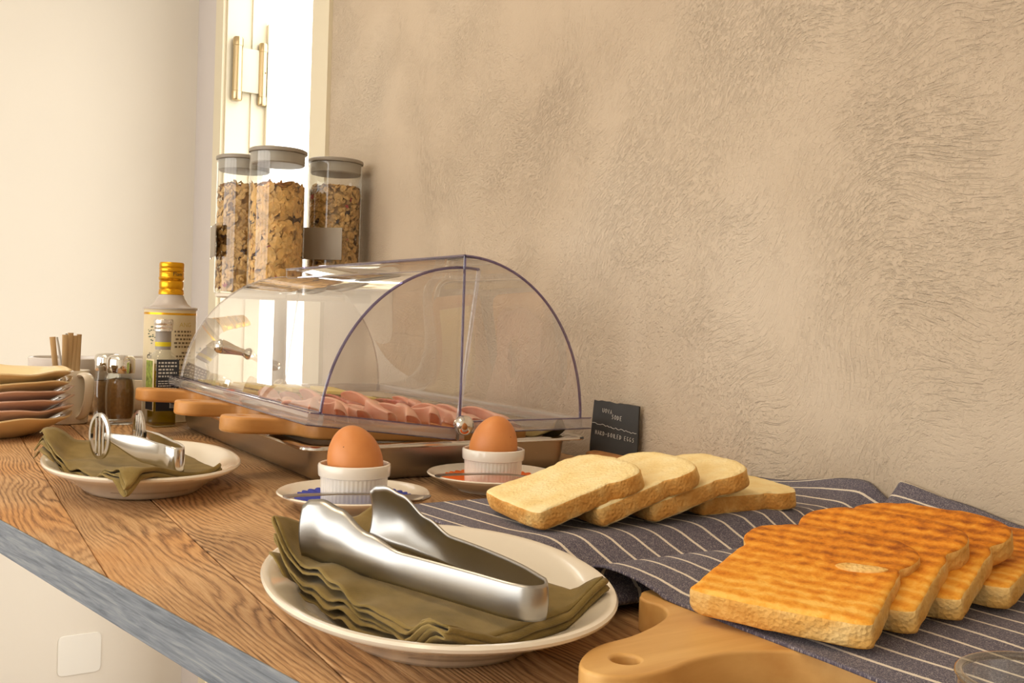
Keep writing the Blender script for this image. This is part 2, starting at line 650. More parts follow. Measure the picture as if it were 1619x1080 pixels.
def mat_towel():
    k = Mat('striped_tea_towel')
    tc = k.n('ShaderNodeTexCoord')
    sep = k.n('ShaderNodeSeparateXYZ')
    k.l(tc, 'UV', sep, 'Vector')          # uv in millimetres: x along the stripes, y across
    wob = k.n('ShaderNodeTexNoise', i_Scale=0.6, i_Detail=2.0)
    k.l(tc, 'UV', wob, 'Vector')
    yy = k.n('ShaderNodeMath', operation='MULTIPLY_ADD')
    k.l(wob, 'Fac', yy, 0)
    yy.inputs[1].default_value = 0.7
    k.l(sep, 'Y', yy, 2)
    md = k.n('ShaderNodeMath', operation='PINGPONG')
    md.inputs[1].default_value = 10.0
    k.l(yy, 'Value', md, 0)
    st = k.n('ShaderNodeMath', operation='LESS_THAN')
    st.inputs[1].default_value = 1.15
    k.l(md, 'Value', st, 0)
    # chambray weave: dark warp with pale weft flecks
    mpw = k.n('ShaderNodeMapping')
    mpw.inputs['Scale'].default_value = (1.0, 1.6, 1)
    mpw.inputs['Rotation'].default_value = (0, 0, math.radians(45))
    k.l(tc, 'UV', mpw, 'Vector')
    ch = k.n('ShaderNodeTexVoronoi', i_Scale=1.25)
    k.l(mpw, 'Vector', ch, 'Vector')
    n2 = k.n('ShaderNodeTexNoise', i_Scale=0.35, i_Detail=4.0)
    k.l(tc, 'UV', n2, 'Vector')
    sub = k.n('ShaderNodeMath', operation='MULTIPLY_ADD')
    k.l(n2, 'Fac', sub, 0)
    sub.inputs[1].default_value = 0.35
    k.l(ch, 'Distance', sub, 2)
    r = k.ramp([(0.22, srgb(226, 220, 212)), (0.40, srgb(146, 139, 144)), (0.70, srgb(88, 83, 98))])
    k.l(sub, 'Value', r, 'Fac')
    mx = k.n('ShaderNodeMix', data_type='RGBA')
    k.t.links.new(st.outputs[0], mx.inputs[0])
    k.t.links.new(r.outputs['Color'], mx.inputs[6])
    mx.inputs[7].default_value = srgb(232, 222, 206)
    k.t.links.new(mx.outputs[2], k.b.inputs['Base Color'])
    k.b.inputs['Roughness'].default_value = 0.9
    set_in(k.b, 'Specular IOR Level', 0.15)
    set_in(k.b, 'Sheen Weight', 0.1)
    k.bump(ch, 'Distance', 0.4, 0.0006)
    return k.m

def mat_linen():
    k = Mat('olive_linen')
    mp = k.coord('Object', (1, 1, 1))
    w1 = k.n('ShaderNodeTexWave', i_Scale=420.0, i_Distortion=1.5, i_Detail=2.0)
    w1.bands_direction = 'X'
    k.l(mp, 'Vector', w1, 'Vector')
    w2 = k.n('ShaderNodeTexWave', i_Scale=420.0, i_Distortion=1.5, i_Detail=2.0)
    w2.bands_direction = 'Y'
    k.l(mp, 'Vector', w2, 'Vector')
    ad = k.n('ShaderNodeMath', operation='ADD')
    k.l(w1, 'Fac', ad, 0)
    k.l(w2, 'Fac', ad, 1)
    n1 = k.n('ShaderNodeTexNoise', i_Scale=60.0, i_Detail=5.0)
    k.l(mp, 'Vector', n1, 'Vector')
    r = k.ramp([(0.3, srgb(126, 107, 58)), (0.7, srgb(154, 132, 80))])
    k.l(n1, 'Fac', r, 'Fac')
    k.l(r, 'Color', k.b, 'Base Color')
    k.b.inputs['Roughness'].default_value = 0.9
    set_in(k.b, 'Specular IOR Level', 0.12)
    set_in(k.b, 'Sheen Weight', 0.15)
    k.bump(ad, 'Value', 0.3, 0.0004)
    return k.m

def mat_crumb(name, lo, mid, hi, bump=0.6):
    k = Mat(name)
    mp = k.coord('Object')
    n1 = k.n('ShaderNodeTexNoise', i_Scale=55.0, i_Detail=4.0)
    k.l(mp, 'Vector', n1, 'Vector')
    v = k.n('ShaderNodeTexVoronoi', i_Scale=420.0)
    k.l(mp, 'Vector', v, 'Vector')
    n2 = k.n('ShaderNodeTexNoise', i_Scale=620.0, i_Detail=4.0)
    k.l(mp, 'Vector', n2, 'Vector')
    r = k.ramp([(0.3, lo), (0.5, mid), (0.7, hi)])
    k.l(n1, 'Fac', r, 'Fac')
    k.l(r, 'Color', k.b, 'Base Color')
    k.b.inputs['Roughness'].default_value = 0.85
    set_in(k.b, 'Specular IOR Level', 0.2)
    ad = k.n('ShaderNodeMath', operation='ADD')
    k.l(v, 'Distance', ad, 0)
    k.l(n2, 'Fac', ad, 1)
    k.bump(ad, 'Value', bump, 0.0009)
    return k.m

def mat_toast():
    # toasted face: grill bars burnt across the slice, unevenly browned
    k = Mat('toasted_face')
    mp = k.coord('Object')
    n0 = k.n('ShaderNodeTexNoise', i_Scale=22.0, i_Detail=4.0)
    k.l(mp, 'Vector', n0, 'Vector')
    sep = k.n('ShaderNodeSeparateXYZ')
    k.l(mp, 'Vector', sep, 'Vector')
    y = k.n('ShaderNodeMath', operation='MULTIPLY_ADD')
    k.l(n0, 'Fac', y, 0)
    y.inputs[1].default_value = 0.010
    k.l(sep, 'Y', y, 2)
    f = k.n('ShaderNodeMath', operation='MULTIPLY')
    f.inputs[1].default_value = 2 * PI / 0.0088
    k.l(y, 'Value', f, 0)
    s = k.n('ShaderNodeMath', operation='SINE')
    k.l(f, 'Value', s, 0)
    n2 = k.n('ShaderNodeTexNoise', i_Scale=140.0, i_Detail=5.0, i_Roughness=0.65)
    k.l(mp, 'Vector', n2, 'Vector')
    a = k.n('ShaderNodeMath', operation='MULTIPLY_ADD')
    k.l(s, 'Value', a, 0)
    a.inputs[1].default_value = 0.075
    b = k.n('ShaderNodeMath', operation='MULTIPLY_ADD')
    k.l(n2, 'Fac', b, 0)
    b.inputs[1].default_value = 0.72
    n3 = k.n('ShaderNodeTexNoise', i_Scale=12.0, i_Detail=2.0)
    k.l(mp, 'Vector', n3, 'Vector')
    c = k.n('ShaderNodeMath', operation='MULTIPLY')
    c.inputs[1].default_value = 0.42
    k.l(n3, 'Fac', c, 0)
    k.l(c, 'Value', b, 2)
    k.l(b, 'Value', a, 2)
    # browner towards the crown of the slice
    d = k.n('ShaderNodeMath', operation='MULTIPLY_ADD')
    k.l(sep, 'Y', d, 0)
    d.inputs[1].default_value = 1.9
    k.l(a, 'Value', d, 2)
    r = k.ramp([(0.40, srgb(250, 198, 98)), (0.56, srgb(240, 168, 58)), (0.72, srgb(220, 134, 30)), (0.92, srgb(150, 76, 16))])
    k.l(d, 'Value', r, 'Fac')
    k.l(r, 'Color', k.b, 'Base Color')
    k.b.inputs['Roughness'].default_value = 0.7
    set_in(k.b, 'Specular IOR Level', 0.3)
    k.bump(b, 'Value', 0.9, 0.0016)
    return k.m

def mat_egg():
    k = Mat('brown_eggshell')
    mp = k.coord('Object')
    v = k.n('ShaderNodeTexVoronoi', i_Scale=95.0)
    k.l(mp, 'Vector', v, 'Vector')
    sp = k.ramp([(0.035, (0, 0, 0)), (0.06, (1, 1, 1))])
    k.l(v, 'Distance', sp, 'Fac')
    n1 = k.n('ShaderNodeTexNoise', i_Scale=30.0, i_Detail=4.0)
    k.l(mp, 'Vector', n1, 'Vector')
    r = k.ramp([(0.3, srgb(206, 128, 66)), (0.7, srgb(222, 148, 84))])
    k.l(n1, 'Fac', r, 'Fac')
    mx = k.n('ShaderNodeMix', data_type='RGBA')
    k.t.links.new(sp.outputs['Color'], mx.inputs[0])
    mx.inputs[6].default_value = srgb(120, 64, 26)
    k.t.links.new(r.outputs['Color'], mx.inputs[7])
    k.t.links.new(mx.outputs[2], k.b.inputs['Base Color'])
    k.b.inputs['Roughness'].default_value = 0.45
    nb = k.n('ShaderNodeTexNoise', i_Scale=700.0)
    k.l(mp, 'Vector', nb, 'Vector')
    k.bump(nb, 'Fac', 0.06, 0.0005)
    return k.m

PLASTER = mat_plaster()
PLANK = mat_plank()
EDGE = mat_edge()
WHITEWALL = plain('white_wall_paint', srgb(229, 223, 211), 0.7, noise_amt=0.02, nscale=3, bump=0.08, bscale=120)
GREYWALL = plain('grey_wall_paint', srgb(206, 199, 196), 0.7, bump=0.08, bscale=120)
CEIL = plain('ceiling_paint', srgb(240, 236, 228), 0.8)
FLOOR = mat_boardwood('floor_wood', srgb(120, 96, 74), srgb(150, 124, 98), 'X', 0.3)
FRAME = plain('cream_door_paint', srgb(222, 212, 186), 0.45, noise_amt=0.02, nscale=6)
BRASS = mat_steel('hinge_metal', srgb(196, 176, 138), 0.3)
CERAMIC = plain('cream_glazed_ceramic', srgb(238, 229, 212), 0.18, coat=0.5, noise_amt=0.015, nscale=8)
WHITECER = plain('white_glazed_ceramic', srgb(243, 238, 228), 0.16, coat=0.5)
CREAMPLATE = plain('butter_yellow_glaze', srgb(242, 216, 164), 0.2, coat=0.5)
PINKPLATE = plain('dusty_pink_glaze', srgb(226, 190, 172), 0.2, coat=0.5)
BOWLGREY = plain('pale_grey_glaze', srgb(214, 208, 202), 0.25, coat=0.4)
BOWLCREAM = plain('warm_cream_glaze', srgb(222, 208, 182), 0.25, coat=0.4)
STEEL = mat_steel('brushed_steel', srgb(196, 190, 180), 0.30)
POLISHED = mat_steel('polished_steel', srgb(214, 210, 204), 0.13, (2, 160, 160), 0.04)
SPOONSTEEL = mat_steel('spoon_steel', srgb(158, 150, 142), 0.3, (2, 160, 160), 0.05)
SATIN = mat_steel('satin_steel', srgb(176, 174, 170), 0.32, (30, 30, 300), 0.03)
CHROME = mat_steel('chrome', srgb(226, 222, 214), 0.06, (1, 1, 1), 0.01)
LINEN = mat_linen()
TOWEL = mat_towel()
BOARD = mat_boardwood('beech_board', srgb(192, 134, 66), srgb(232, 188, 118), 'Y', 0.8, 0.42)
BOARD2 = mat_boardwood('oiled_beech', srgb(190, 128, 64), srgb(216, 158, 92), 'Y', 1.2, 0.4)
CRUMB = mat_crumb('white_bread_crumb', srgb(240, 212, 148), srgb(247, 224, 166), srgb(250, 232, 182), 0.55)
CRUST = mat_crumb('golden_crust', srgb(206, 142, 66), srgb(224, 166, 90), srgb(240, 200, 128), 0.8)
TCRUMB = mat_crumb('toasted_crumb_side', srgb(216, 156, 74), srgb(234, 184, 104), srgb(244, 208, 140), 0.9)
TOAST = mat_toast()
EGG = mat_egg()
BLUEP = plain('blue_paper', srgb(62, 72, 176), 0.8, noise_amt=0.06, nscale=200)
ORANGEP = plain('orange_paper', srgb(246, 116, 40), 0.8, noise_amt=0.06, nscale=200)
ACRYL = mat_clear('clear_acrylic', (0.978, 0.974, 0.978, 1), (1, 1, 1, 1), 1.45, 0.012, 1.7, 0.045)
ACRYLFRONT = mat_clear('acrylic_reflection_haze', (0.978, 0.974, 0.978, 1), (1, 1, 1, 1), 1.45, 0.015, 2.2, 0.15)  # stronger pale veil: the window's whitish reflection put into the front shell
ACRYLEDGE = mat_clear('acrylic_cut_edge', (0.46, 0.42, 0.60, 1), (0.95, 0.95, 1, 1), 1.6, 0.05, 1.4)
ACRYLRAIL = mat_clear('acrylic_rail', (0.88, 0.86, 0.87, 1), (1, 1, 1, 1), 1.55, 0.08, 2.2, 0.22)
GLASS = mat_clear('clear_glass', (0.93, 0.94, 0.93, 1), (1, 1, 1, 1), 1.5, 0.01, 1.3)
GLASSRIM = mat_clear('glass_rim', (0.78, 0.76, 0.70, 1), (1, 1, 1, 1), 1.6, 0.03, 1.6)
LIDGREY = plain('warm_grey_plastic', srgb(146, 137, 124), 0.4)
PLATEGREY = plain('satin_grey_label', srgb(158, 148, 134), 0.55, metal=0.3)
SEAL = plain('silicone_seal', srgb(168, 160, 148), 0.5)
FLAKE = plain('corn_flake', srgb(234, 184, 106), 0.5, noise_amt=0.3, nscale=90)
OAT = plain('rolled_oat', srgb(214, 172, 108), 0.7, noise_amt=0.3, nscale=120)
RAISIN = plain('dark_raisin', srgb(58, 36, 30), 0.5)
BERRY = plain('dried_red_fruit', srgb(168, 66, 62), 0.6)
def mat_ham(name, c1, c2):
    k = Mat(name)
    mp = k.coord('Object')
    n = k.n('ShaderNodeTexNoise', i_Scale=60.0, i_Detail=4.0)
    k.l(mp, 'Vector', n, 'Vector')
    r = k.ramp([(0.35, c1), (0.65, c2)])
    k.l(n, 'Fac', r, 'Fac')
    k.l(r, 'Color', k.b, 'Base Color')
    k.b.inputs['Roughness'].default_value = 0.38
    tl_ = k.n('ShaderNodeBsdfTranslucent')
    k.l(r, 'Color', tl_, 'Color')
    mx = k.n('ShaderNodeMixShader')
    mx.inputs[0].default_value = 0.42
    k.t.links.new(k.b.outputs[0], mx.inputs[1])
    k.t.links.new(tl_.outputs[0], mx.inputs[2])
    k.t.links.new(mx.outputs[0], k.out.inputs['Surface'])
    return k.m
HAM = mat_ham('cooked_ham', srgb(252, 204, 178), srgb(255, 222, 202))
HAMIN = mat_ham('ham_fold', srgb(252, 194, 164), srgb(254, 212, 188))
SALAMI = plain('salami', srgb(190, 112, 96), 0.4, noise_amt=0.35, nscale=260)
CHEESE = plain('yellow_cheese', srgb(240, 216, 130), 0.4, noise_amt=0.03, nscale=40, sss=0.1)
SLATE = plain('black_slate', srgb(50, 48, 45), 0.6, noise_amt=0.15, nscale=40, bump=0.3, bscale=120)
CHALK = plain('white_chalk', srgb(212, 208, 200), 0.9)
CORK = plain('cork', srgb(204, 142, 84), 0.85, noise_amt=0.2, nscale=150, bump=0.5, bscale=260)
GOLD = mat_steel('gold_foil', srgb(216, 160, 40), 0.28, (4, 4, 120), 0.06)
TINGREY = plain('grey_tin_shoulder', srgb(186, 176, 168), 0.35)
TINLABEL = plain('cream_tin_label', srgb(226, 210, 174), 0.35)
TEXTBROWN = plain('brown_print', srgb(112, 92, 66), 0.6)
TEXTGOLD = plain('gold_print', srgb(204, 178, 96), 0.4)
TEXTWHITE = plain('white_print', srgb(220, 218, 212), 0.6)
INK = plain('black_print', srgb(34, 30, 26), 0.6)
YELLOWBAND = plain('yellow_band', srgb(222, 204, 20), 0.5)
OLIVEPRINT = plain('olive_print', srgb(98, 112, 88), 0.6, noise_amt=0.4, nscale=220)
GREENPRINT = plain('leaf_print', srgb(146, 160, 70), 0.6, noise_amt=0.6, nscale=160)
BLACKLABEL = plain('black_label', srgb(44, 46, 54), 0.4)
GREYCAPSULE = plain('grey_capsule', srgb(160, 154, 148), 0.35)
ALU = mat_steel('ribbed_aluminium', srgb(222, 216, 208), 0.28)
OIL = mat_clear('olive_oil', (0.62, 0.52, 0.03, 1), (1, 1, 1, 1), 1.47, 0.02, 0.8)
SPICE = plain('ground_spice', srgb(134, 98, 52), 0.9, noise_amt=0.2, nscale=240)
PAPERSTICK = plain('kraft_sugar_stick', srgb(196, 164, 120), 0.7, noise_amt=0.05)
STICKGREY = plain('silver_sugar_stick', srgb(196, 192, 188), 0.35)
RISER = plain('white_painted_riser', srgb(230, 222, 208), 0.6)
OUTGROUND = plain('terrace_stone', srgb(214, 208, 196), 0.8, noise_amt=0.08, nscale=6)
PLATEPLASTIC = plain('white_plastic_plate', srgb(238, 236, 228), 0.4)

# ------------------------------------------------------------------ the room
def wy(x):
    return 381.5 - 0.0381 * x

FZ, CZ = -1100, 1650
def wallslab(name, x0, x1, z0, z1, mat, thick=100, front=0.0):
    m = MB()
    pts = [(x0, wy(x0) - front), (x1, wy(x1) - front), (x1, wy(x1) + thick), (x0, wy(x0) + thick)]
    m.prism(pts, z0, z1)
    return struct(m.build(name, mat, smooth=False))

wallslab('wall_back', -1026, 2000, FZ, CZ, PLASTER)
wallslab('wall_back_return', -2230, -1950, FZ, CZ, GREYWALL)
wallslab('wall_back_lintel', -1950, -1026, 1250, CZ, GREYWALL)
m = MB(); m.box(-2350, -2230, -2870, wy(-2230) + 100, FZ, CZ); struct(m.build('wall_left', WHITEWALL, smooth=False))
m = MB(); m.box(2000, 2120, -2870, wy(2000) + 100, FZ, CZ); struct(m.build('wall_right', WHITEWALL, smooth=False))
m = MB()
m.box(-2230, -1900, -2870, -2750, FZ, CZ); m.box(1700, 2000, -2870, -2750, FZ, CZ)
m.box(-1900, 1700, -2870, -2750, FZ, -300); m.box(-1900, 1700, -2870, -2750, 1400, CZ)
struct(m.build('wall_front', WHITEWALL, smooth=False))
m = MB(); m.box(-2350, 2120, -2870, 640, FZ - 100, FZ); struct(m.build('floor', FLOOR, smooth=False))
m = MB(); m.box(-2350, 2120, -2870, 640, CZ, CZ + 100); struct(m.build('ceiling', CEIL, smooth=False))
m = MB(); m.box(-6000, 3000, 640, 6000, FZ - 140, FZ - 40)
struct(m.build('terrace_ground', OUTGROUND, smooth=False))
# window opposite the buffet: frame with three mullions
m = MB()
for x in (-1900, -1015, -125, 765, 1650):
    m.box(x, x + 50, -2830, -2780, -300, 1400, b=4)
m.box(-1900, 1700, -2830, -2780, -300, -250, b=4); m.box(-1900, 1700, -2830, -2780, 1350, 1400, b=4)
m.box(-1950, 1750, -2800, -2690, -330, -300, b=6)
struct(m.build('window_1', FRAME))

# doorway: cream casings and stepped jamb
def trim(name, boxes):
    m = MB()
    for b in boxes:
        m.box(*b, b=3)
    return struct(m.build(name, FRAME))
y0 = wy(-1950)
trim('trim_1', [(-1950, -1878, y0 - 14, y0 + 20, FZ, 1310), (-1900, -1868, y0 - 4, y0 + 68, FZ, 1310),
                (-1950, -1880, y0 + 20, y0 + 104, FZ, 1310), (-1880, -1862, y0 + 64, y0 + 104, FZ, 1310)])
y1 = wy(-1070)
trim('trim_2', [(-1117, -1026, y1 - 10, y1 + 22, FZ, 1310), (-1109, -1040, y1 + 22, y1 + 104, FZ, 1310)])
trim('trim_3', [(-1950, -1026, y0 - 16, y0 + 20, 1240, 1320)])

hg = thing('door_hinge', 'brushed brass double-barrel spring hinge on the cream door jamb', 'hinge', (-1862, y0, 826))
m = MB(); m.lathe([(0, -86), (12, -86), (14, -82), (14, -62), (13, -61), (13, 62), (14, 63), (14, 82), (12, 86), (0, 86)], 24, c=(8, 22, 0), cap0=False, cap1=False)
m.build('barrel', BRASS, hg)
m = MB(); m.lathe([(0, -86), (10, -86), (12, -82), (12, -62), (11, -61), (11, 62), (12, 63), (12, 82), (10, 86), (0, 86)], 24, c=(10, 92, -6), cap0=False, cap1=False)
m.build('barrel', BRASS, hg)
m = MB(); m.box(6, 10, 34, 88, -60, 60, b=1); m.build('leaf_plate', FRAME, hg)
m = MB(); m.box(2, 5, 96, 116, -66, 66, b=1); m.build('fixing_plate', BRASS, hg)
for yy, zz in ((96, -2), (24, -74)):
    m = MB()
    m.lathe([(0, 0), (2.2, 0), (2.2, 1.2), (0, 1.2)], 10, c=(yy, zz, 0))
    m.v = [(19.5 + p[2], p[0], p[1]) for p in m.v]
    m.build('screw', INK, hg)
m = MB(); m.prism([(0, 104), (14, 104), (14, 128), (8, 134), (0, 134)], -250, 140, 5); 
struct(m.build('trim_4', FRAME, None, (-1862, y0, 826)))

cp = curve_prism([[(x, y) for x, y, _ in superell(59, 59, 9, 0, 64)]], 3.5, 1.2)
o = link('wall_plate', cp, None, (-2230, 172, -858), (math.radians(90), 0, math.radians(90)))
cp.materials.append(PLATEPLASTIC)
tag(o, 'square white blank cover plate on the white wall below the counter', 'wall plate')

# ------------------------------------------------------------------ the counter
def front(x):
    return -252 + 0.1946 * (x - 37)
def clip(poly, f):
    out = []
    for i in range(len(poly)):
        a, b = poly[i - 1], poly[i]
        fa, fb = f(a), f(b)
        if (fa >= 0) != (fb >= 0):
            t = fa / (fa - fb)
            out.append((a[0] + (b[0] - a[0]) * t, a[1] + (b[1] - a[1]) * t))
        if fb >= 0:
            out.append(b)
    return out
XL, XR = -890, 1500
wt = thing('worktop', 'reclaimed wood plank counter with a grey front edge along the plaster wall', 'counter')
seams = [-520, -300, -203, -135, -38, 62, 168, 262, 376]
THK = 25
for i, (a, b) in enumerate(zip(seams, seams[1:])):
    g = 0.5
    poly = [(XL, a + g - 0.0381 * XL), (XR, a + g - 0.0381 * XR), (XR, b - g - 0.0381 * XR), (XL, b - g - 0.0381 * XL)]
    poly = clip(poly, lambda p: p[1] - front(p[0]) - 0.8)
    if len(poly) < 3:
        continue
    m = MB()
    dz = [0, 0, -0.5, 0.25, -0.35, 0.1, -0.2, 0][i]
    cx = sum(p[0] for p in poly) / len(poly); cy = sum(p[1] for p in poly) / len(poly)
    m.prism([(p[0] - cx, p[1] - cy) for p in poly], -THK + 1, dz, 0.9)
    m.build('plank', PLANK, wt, (cx, cy, 0), smooth=False)
m = MB()
e0, e1 = (XL, front(XL)), (XR, front(XR))
d = Vector((e1[0] - e0[0], e1[1] - e0[1])).normalized(); nn = Vector((d.y, -d.x))
m.prism([(e0[0] + nn.x * 1.5, e0[1] + nn.y * 1.5), (e1[0] + nn.x * 1.5, e1[1] + nn.y * 1.5), e1, e0], -24, 0.2, 0.5)
m.build('edge_band', EDGE, wt, smooth=False)
m = MB()
m.prism([(XL, front(XL) + 4), (XR, front(XR) + 4), (XR, wy(XR) - 6), (XL, wy(XL) - 6)], -24, -THK + 6)
m.build('underside_panel', EDGE, wt, smooth=False)
m = MB()
m.box(XL, XL + 40, wy(0) - 150, wy(0) + 20, -160, -24, b=2); m.build('wall_bracket', STEEL, wt)
# ------------------------------------------------------------------ serving pan, boards, food and roll-top cover
PX0, PX1, PY0, PY1 = -530, 0, 0, 325
def rrect(x0, x1, y0, y1, r, z, n=6):
    out = []
    for cx, cy, a0 in ((x1 - r, y0 + r, -90), (x1 - r, y1 - r, 0), (x0 + r, y1 - r, 90), (x0 + r, y0 + r, 180)):
        for k in range(n + 1):
            a = math.radians(a0 + 90 * k / n)
            out.append((cx + r * math.cos(a), cy + r * math.sin(a), z))
    return out
pan = thing('serving_pan', 'shallow rectangular stainless steel pan under the clear roll-top cover', 'pan')
m = MB()
def pr(ins, z, r):
    return rrect(PX0 + ins, PX1 - ins, PY0 + ins, PY1 - ins, r, z)
m.rings([pr(14, 36.5, 22), pr(15, 33, 22), pr(17, 14, 21), pr(19, 5, 20), pr(23, 1.2, 18), pr(30, 0, 14)], True, 0, False, True)
m.rings([pr(15.5, 36.2, 20), pr(18, 14, 19), pr(21, 5, 18), pr(25, 2.4, 16), pr(31, 1.4, 12)], True, 0, False, True)
m.build('body', STEEL, pan)
m = MB()
m.rings([pr(15.5, 36.2, 20), pr(13, 38, 22), pr(3, 38, 19), pr(0.6, 37, 18), pr(0, 35, 18), pr(0.6, 34, 18), pr(2.5, 35.4, 18), pr(13.5, 36.2, 22)], True)
m.build('rim', POLISHED, pan)

def board_outline(w, l, hw, hl, hole=None):
    # body from y=0 to l, handle down to -hl, centred on x
    r = 16
    pts = []
    for cx, cy, a0 in ((w / 2 - r, l - r, 0), (-w / 2 + r, l - r, 90)):
        for k in range(6):
            a = math.radians(a0 + 90 * k / 5)
            pts.append((cx + r * math.cos(a), cy + r * math.sin(a)))
    left = catmull([(-w / 2, 22), (-w / 2 + 4, 7), (-w / 2 + 16, 0), (-hw / 2 - 7, -5), (-hw / 2, -20), (-hw / 2, -hl + hw * 0.5)], 5)
    pts += left
    for k in range(1, 12):
        a = math.radians(180 + 180 * k / 12)
        pts.append((hw / 2 * math.cos(a), -hl + hw * 0.5 + hw / 2 * math.sin(a)))
    right = catmull([(hw / 2, -hl + hw * 0.5), (hw / 2, -20), (hw / 2 + 7, -5), (w / 2 - 16, 0), (w / 2 - 4, 7), (w / 2, 22)], 5)
    pts += right
    loops = [pts]
    if hole:
        loops.append([(hole * math.cos(-2 * PI * k / 20), -hl + hw * 0.5 + hole * math.sin(-2 * PI * k / 20)) for k in range(20)])
    return loops
SB_TILT = math.radians(-3.4)
serv_spots = [(-450, -6, 'farthest, under the slices of cheese'), (-268, -2, 'middle one of three, under the salami'), (-98, 0, 'nearest the brown eggs, under the pink ham')]
sb_me = curve_prism(board_outline(128, 260, 44, 68, 5), 16, 3.2)
sb_me.materials.append(BOARD2)
for x, y, w in serv_spots:
    o = link('serving_board', sb_me, None, (x, y + 16, 40.4), (SB_TILT, 0, math.radians(3)))
    tag(o, 'wooden serving board with rounded handle, ' + w, 'serving board', 'serving boards under the cover')

def board_top(y):
    return 40.4 + 16 + (y - 16) * math.tan(SB_TILT)

# ham: soft folded slices standing in a row
def fold_slice(name, mats, w, h, seed, flop, thick=1.6):
    r = random.Random(seed)
    ph = r.uniform(0, 6)
    amp = r.uniform(0.8, 1.3)
    def fn(u, v):
        # u along the board (x), v over the fold: front lower edge - ridge - back lower edge
        a = (v - 0.5) * 2
        x = (u - 0.5) * w * (1 - 0.10 * a * a) 
        y = a * flop * (0.62 + 0.30 * math.sin(u * 5 + ph)) * (1.25 - 0.6 * abs(a)) + 7 * math.sin(u * 8 + ph) * amp * (1 - 0.5 * abs(a)) - (1 - abs(a)) * 10
        z = h * (1 - abs(a) ** 2.2) * (0.72 + 0.20 * math.sin(u * 6.0 + ph * 2) * amp + 0.08 * math.sin(u * 14 + ph)) + 1.5
        z *= (1 - 0.25 * abs(2 * u - 1) ** 5)
        return (x, y, max(z, 1.0))
    m = MB()
    m.grid(fn, 26, 14)
    return m
ham_y = [8, 34, 60, 86, 113, 140, 168, 197, 226]
for i, yy in enumerate(ham_y):
    m = fold_slice('ham', HAM, 116, 22 - i * 0.6, i + 3, 15)
    o = m.build('ham_slice', HAM, None, (-92 + rnd.uniform(-6, 6), yy + 22, board_top(yy + 22)), (SB_TILT, 0, rnd.uniform(-0.12, 0.12)), solid=1.4, offset=1, subsurf=1)
    pos = 'closest to the front rail' if i == 0 else ('at the wall end of the row' if i == len(ham_y) - 1 else ['', 'second', 'third', 'fourth', 'fifth', 'sixth', 'seventh', 'eighth'][i] + ' from the front rail')
    tag(o, 'folded pink ham slice on the nearest serving board, ' + pos, 'ham slice', 'ham slices')
for i in range(8):
    yy = 24 + i * 31
    mt = SALAMI if i % 2 == 0 else HAMIN
    m = fold_slice('salami', mt, 104, (17 if i % 2 else 12) , i + 30, 17)
    o = m.build('salami_slice' if i % 2 == 0 else 'ham_slice', mt, None, (-262 + rnd.uniform(-8, 8), yy, board_top(yy)), (SB_TILT, 0, rnd.uniform(-0.2, 0.2)), solid=1.4, offset=1, subsurf=1)
    kind = 'dark speckled salami slice' if i % 2 == 0 else 'wavy pink ham slice beside the salami'
    tag(o, kind + ' on the middle board, ' + ['first', 'second', 'third', 'fourth'][i // 2] + ' from the front', 'salami slice' if i % 2 == 0 else 'ham slice', 'cold cuts on the middle board')
cm = MB(); cm.box(-46, 46, -17, 17, 0, 5, b=1.0)
first = None
for i in range(9):
    yy = 34 + (i % 5) * 50
    zz = board_top(yy) + (5.6 if i >= 5 else 0.1)
    loc = (-452 + rnd.uniform(-8, 8), yy + (18 if i >= 5 else 0), zz)
    if first is None:
        o = first = cm.build('cheese_slice', CHEESE, None, loc, (SB_TILT, 0, rnd.uniform(-0.15, 0.15)))
    else:
        o = first.copy(); C.objects.link(o); o.location = [c * S for c in loc]; o.rotation_euler = (SB_TILT, 0, rnd.uniform(-0.15, 0.15))
    tag(o, 'pale yellow cheese slice on the farthest board, ' + ('upper' if i >= 5 else 'lower') + ' layer, ' + ['first', 'second', 'third', 'fourth', 'fifth'][i % 5] + ' from the front', 'cheese slice', 'cheese slices')

# olive cloth tucked along the wall side of the pan, one corner curled up
m = MB()
def cl(u, v):
    x = -500 + 482 * u
    y = 284 + 22 * v + 1.5 * math.sin(u * 18 + v * 2)
    z = 34 + 7 * math.sin(v * PI) * (0.8 + 0.4 * math.sin(u * 25)) + 2.0 * math.sin(u * 40 + v * 5)
    k = max(0, (u - 0.93) / 0.07)
    z += 20 * k * k * (0.4 + 0.6 * math.sin(v * PI)) 
    y += 6 * k * (0.5 - v)
    return (x, y, z)
m.grid(cl, 90, 12)
o = m.build('cloth', LINEN, solid=1.2)
tag(o, 'olive cloth along the wall side of the steel pan with one curled corner', 'cloth')

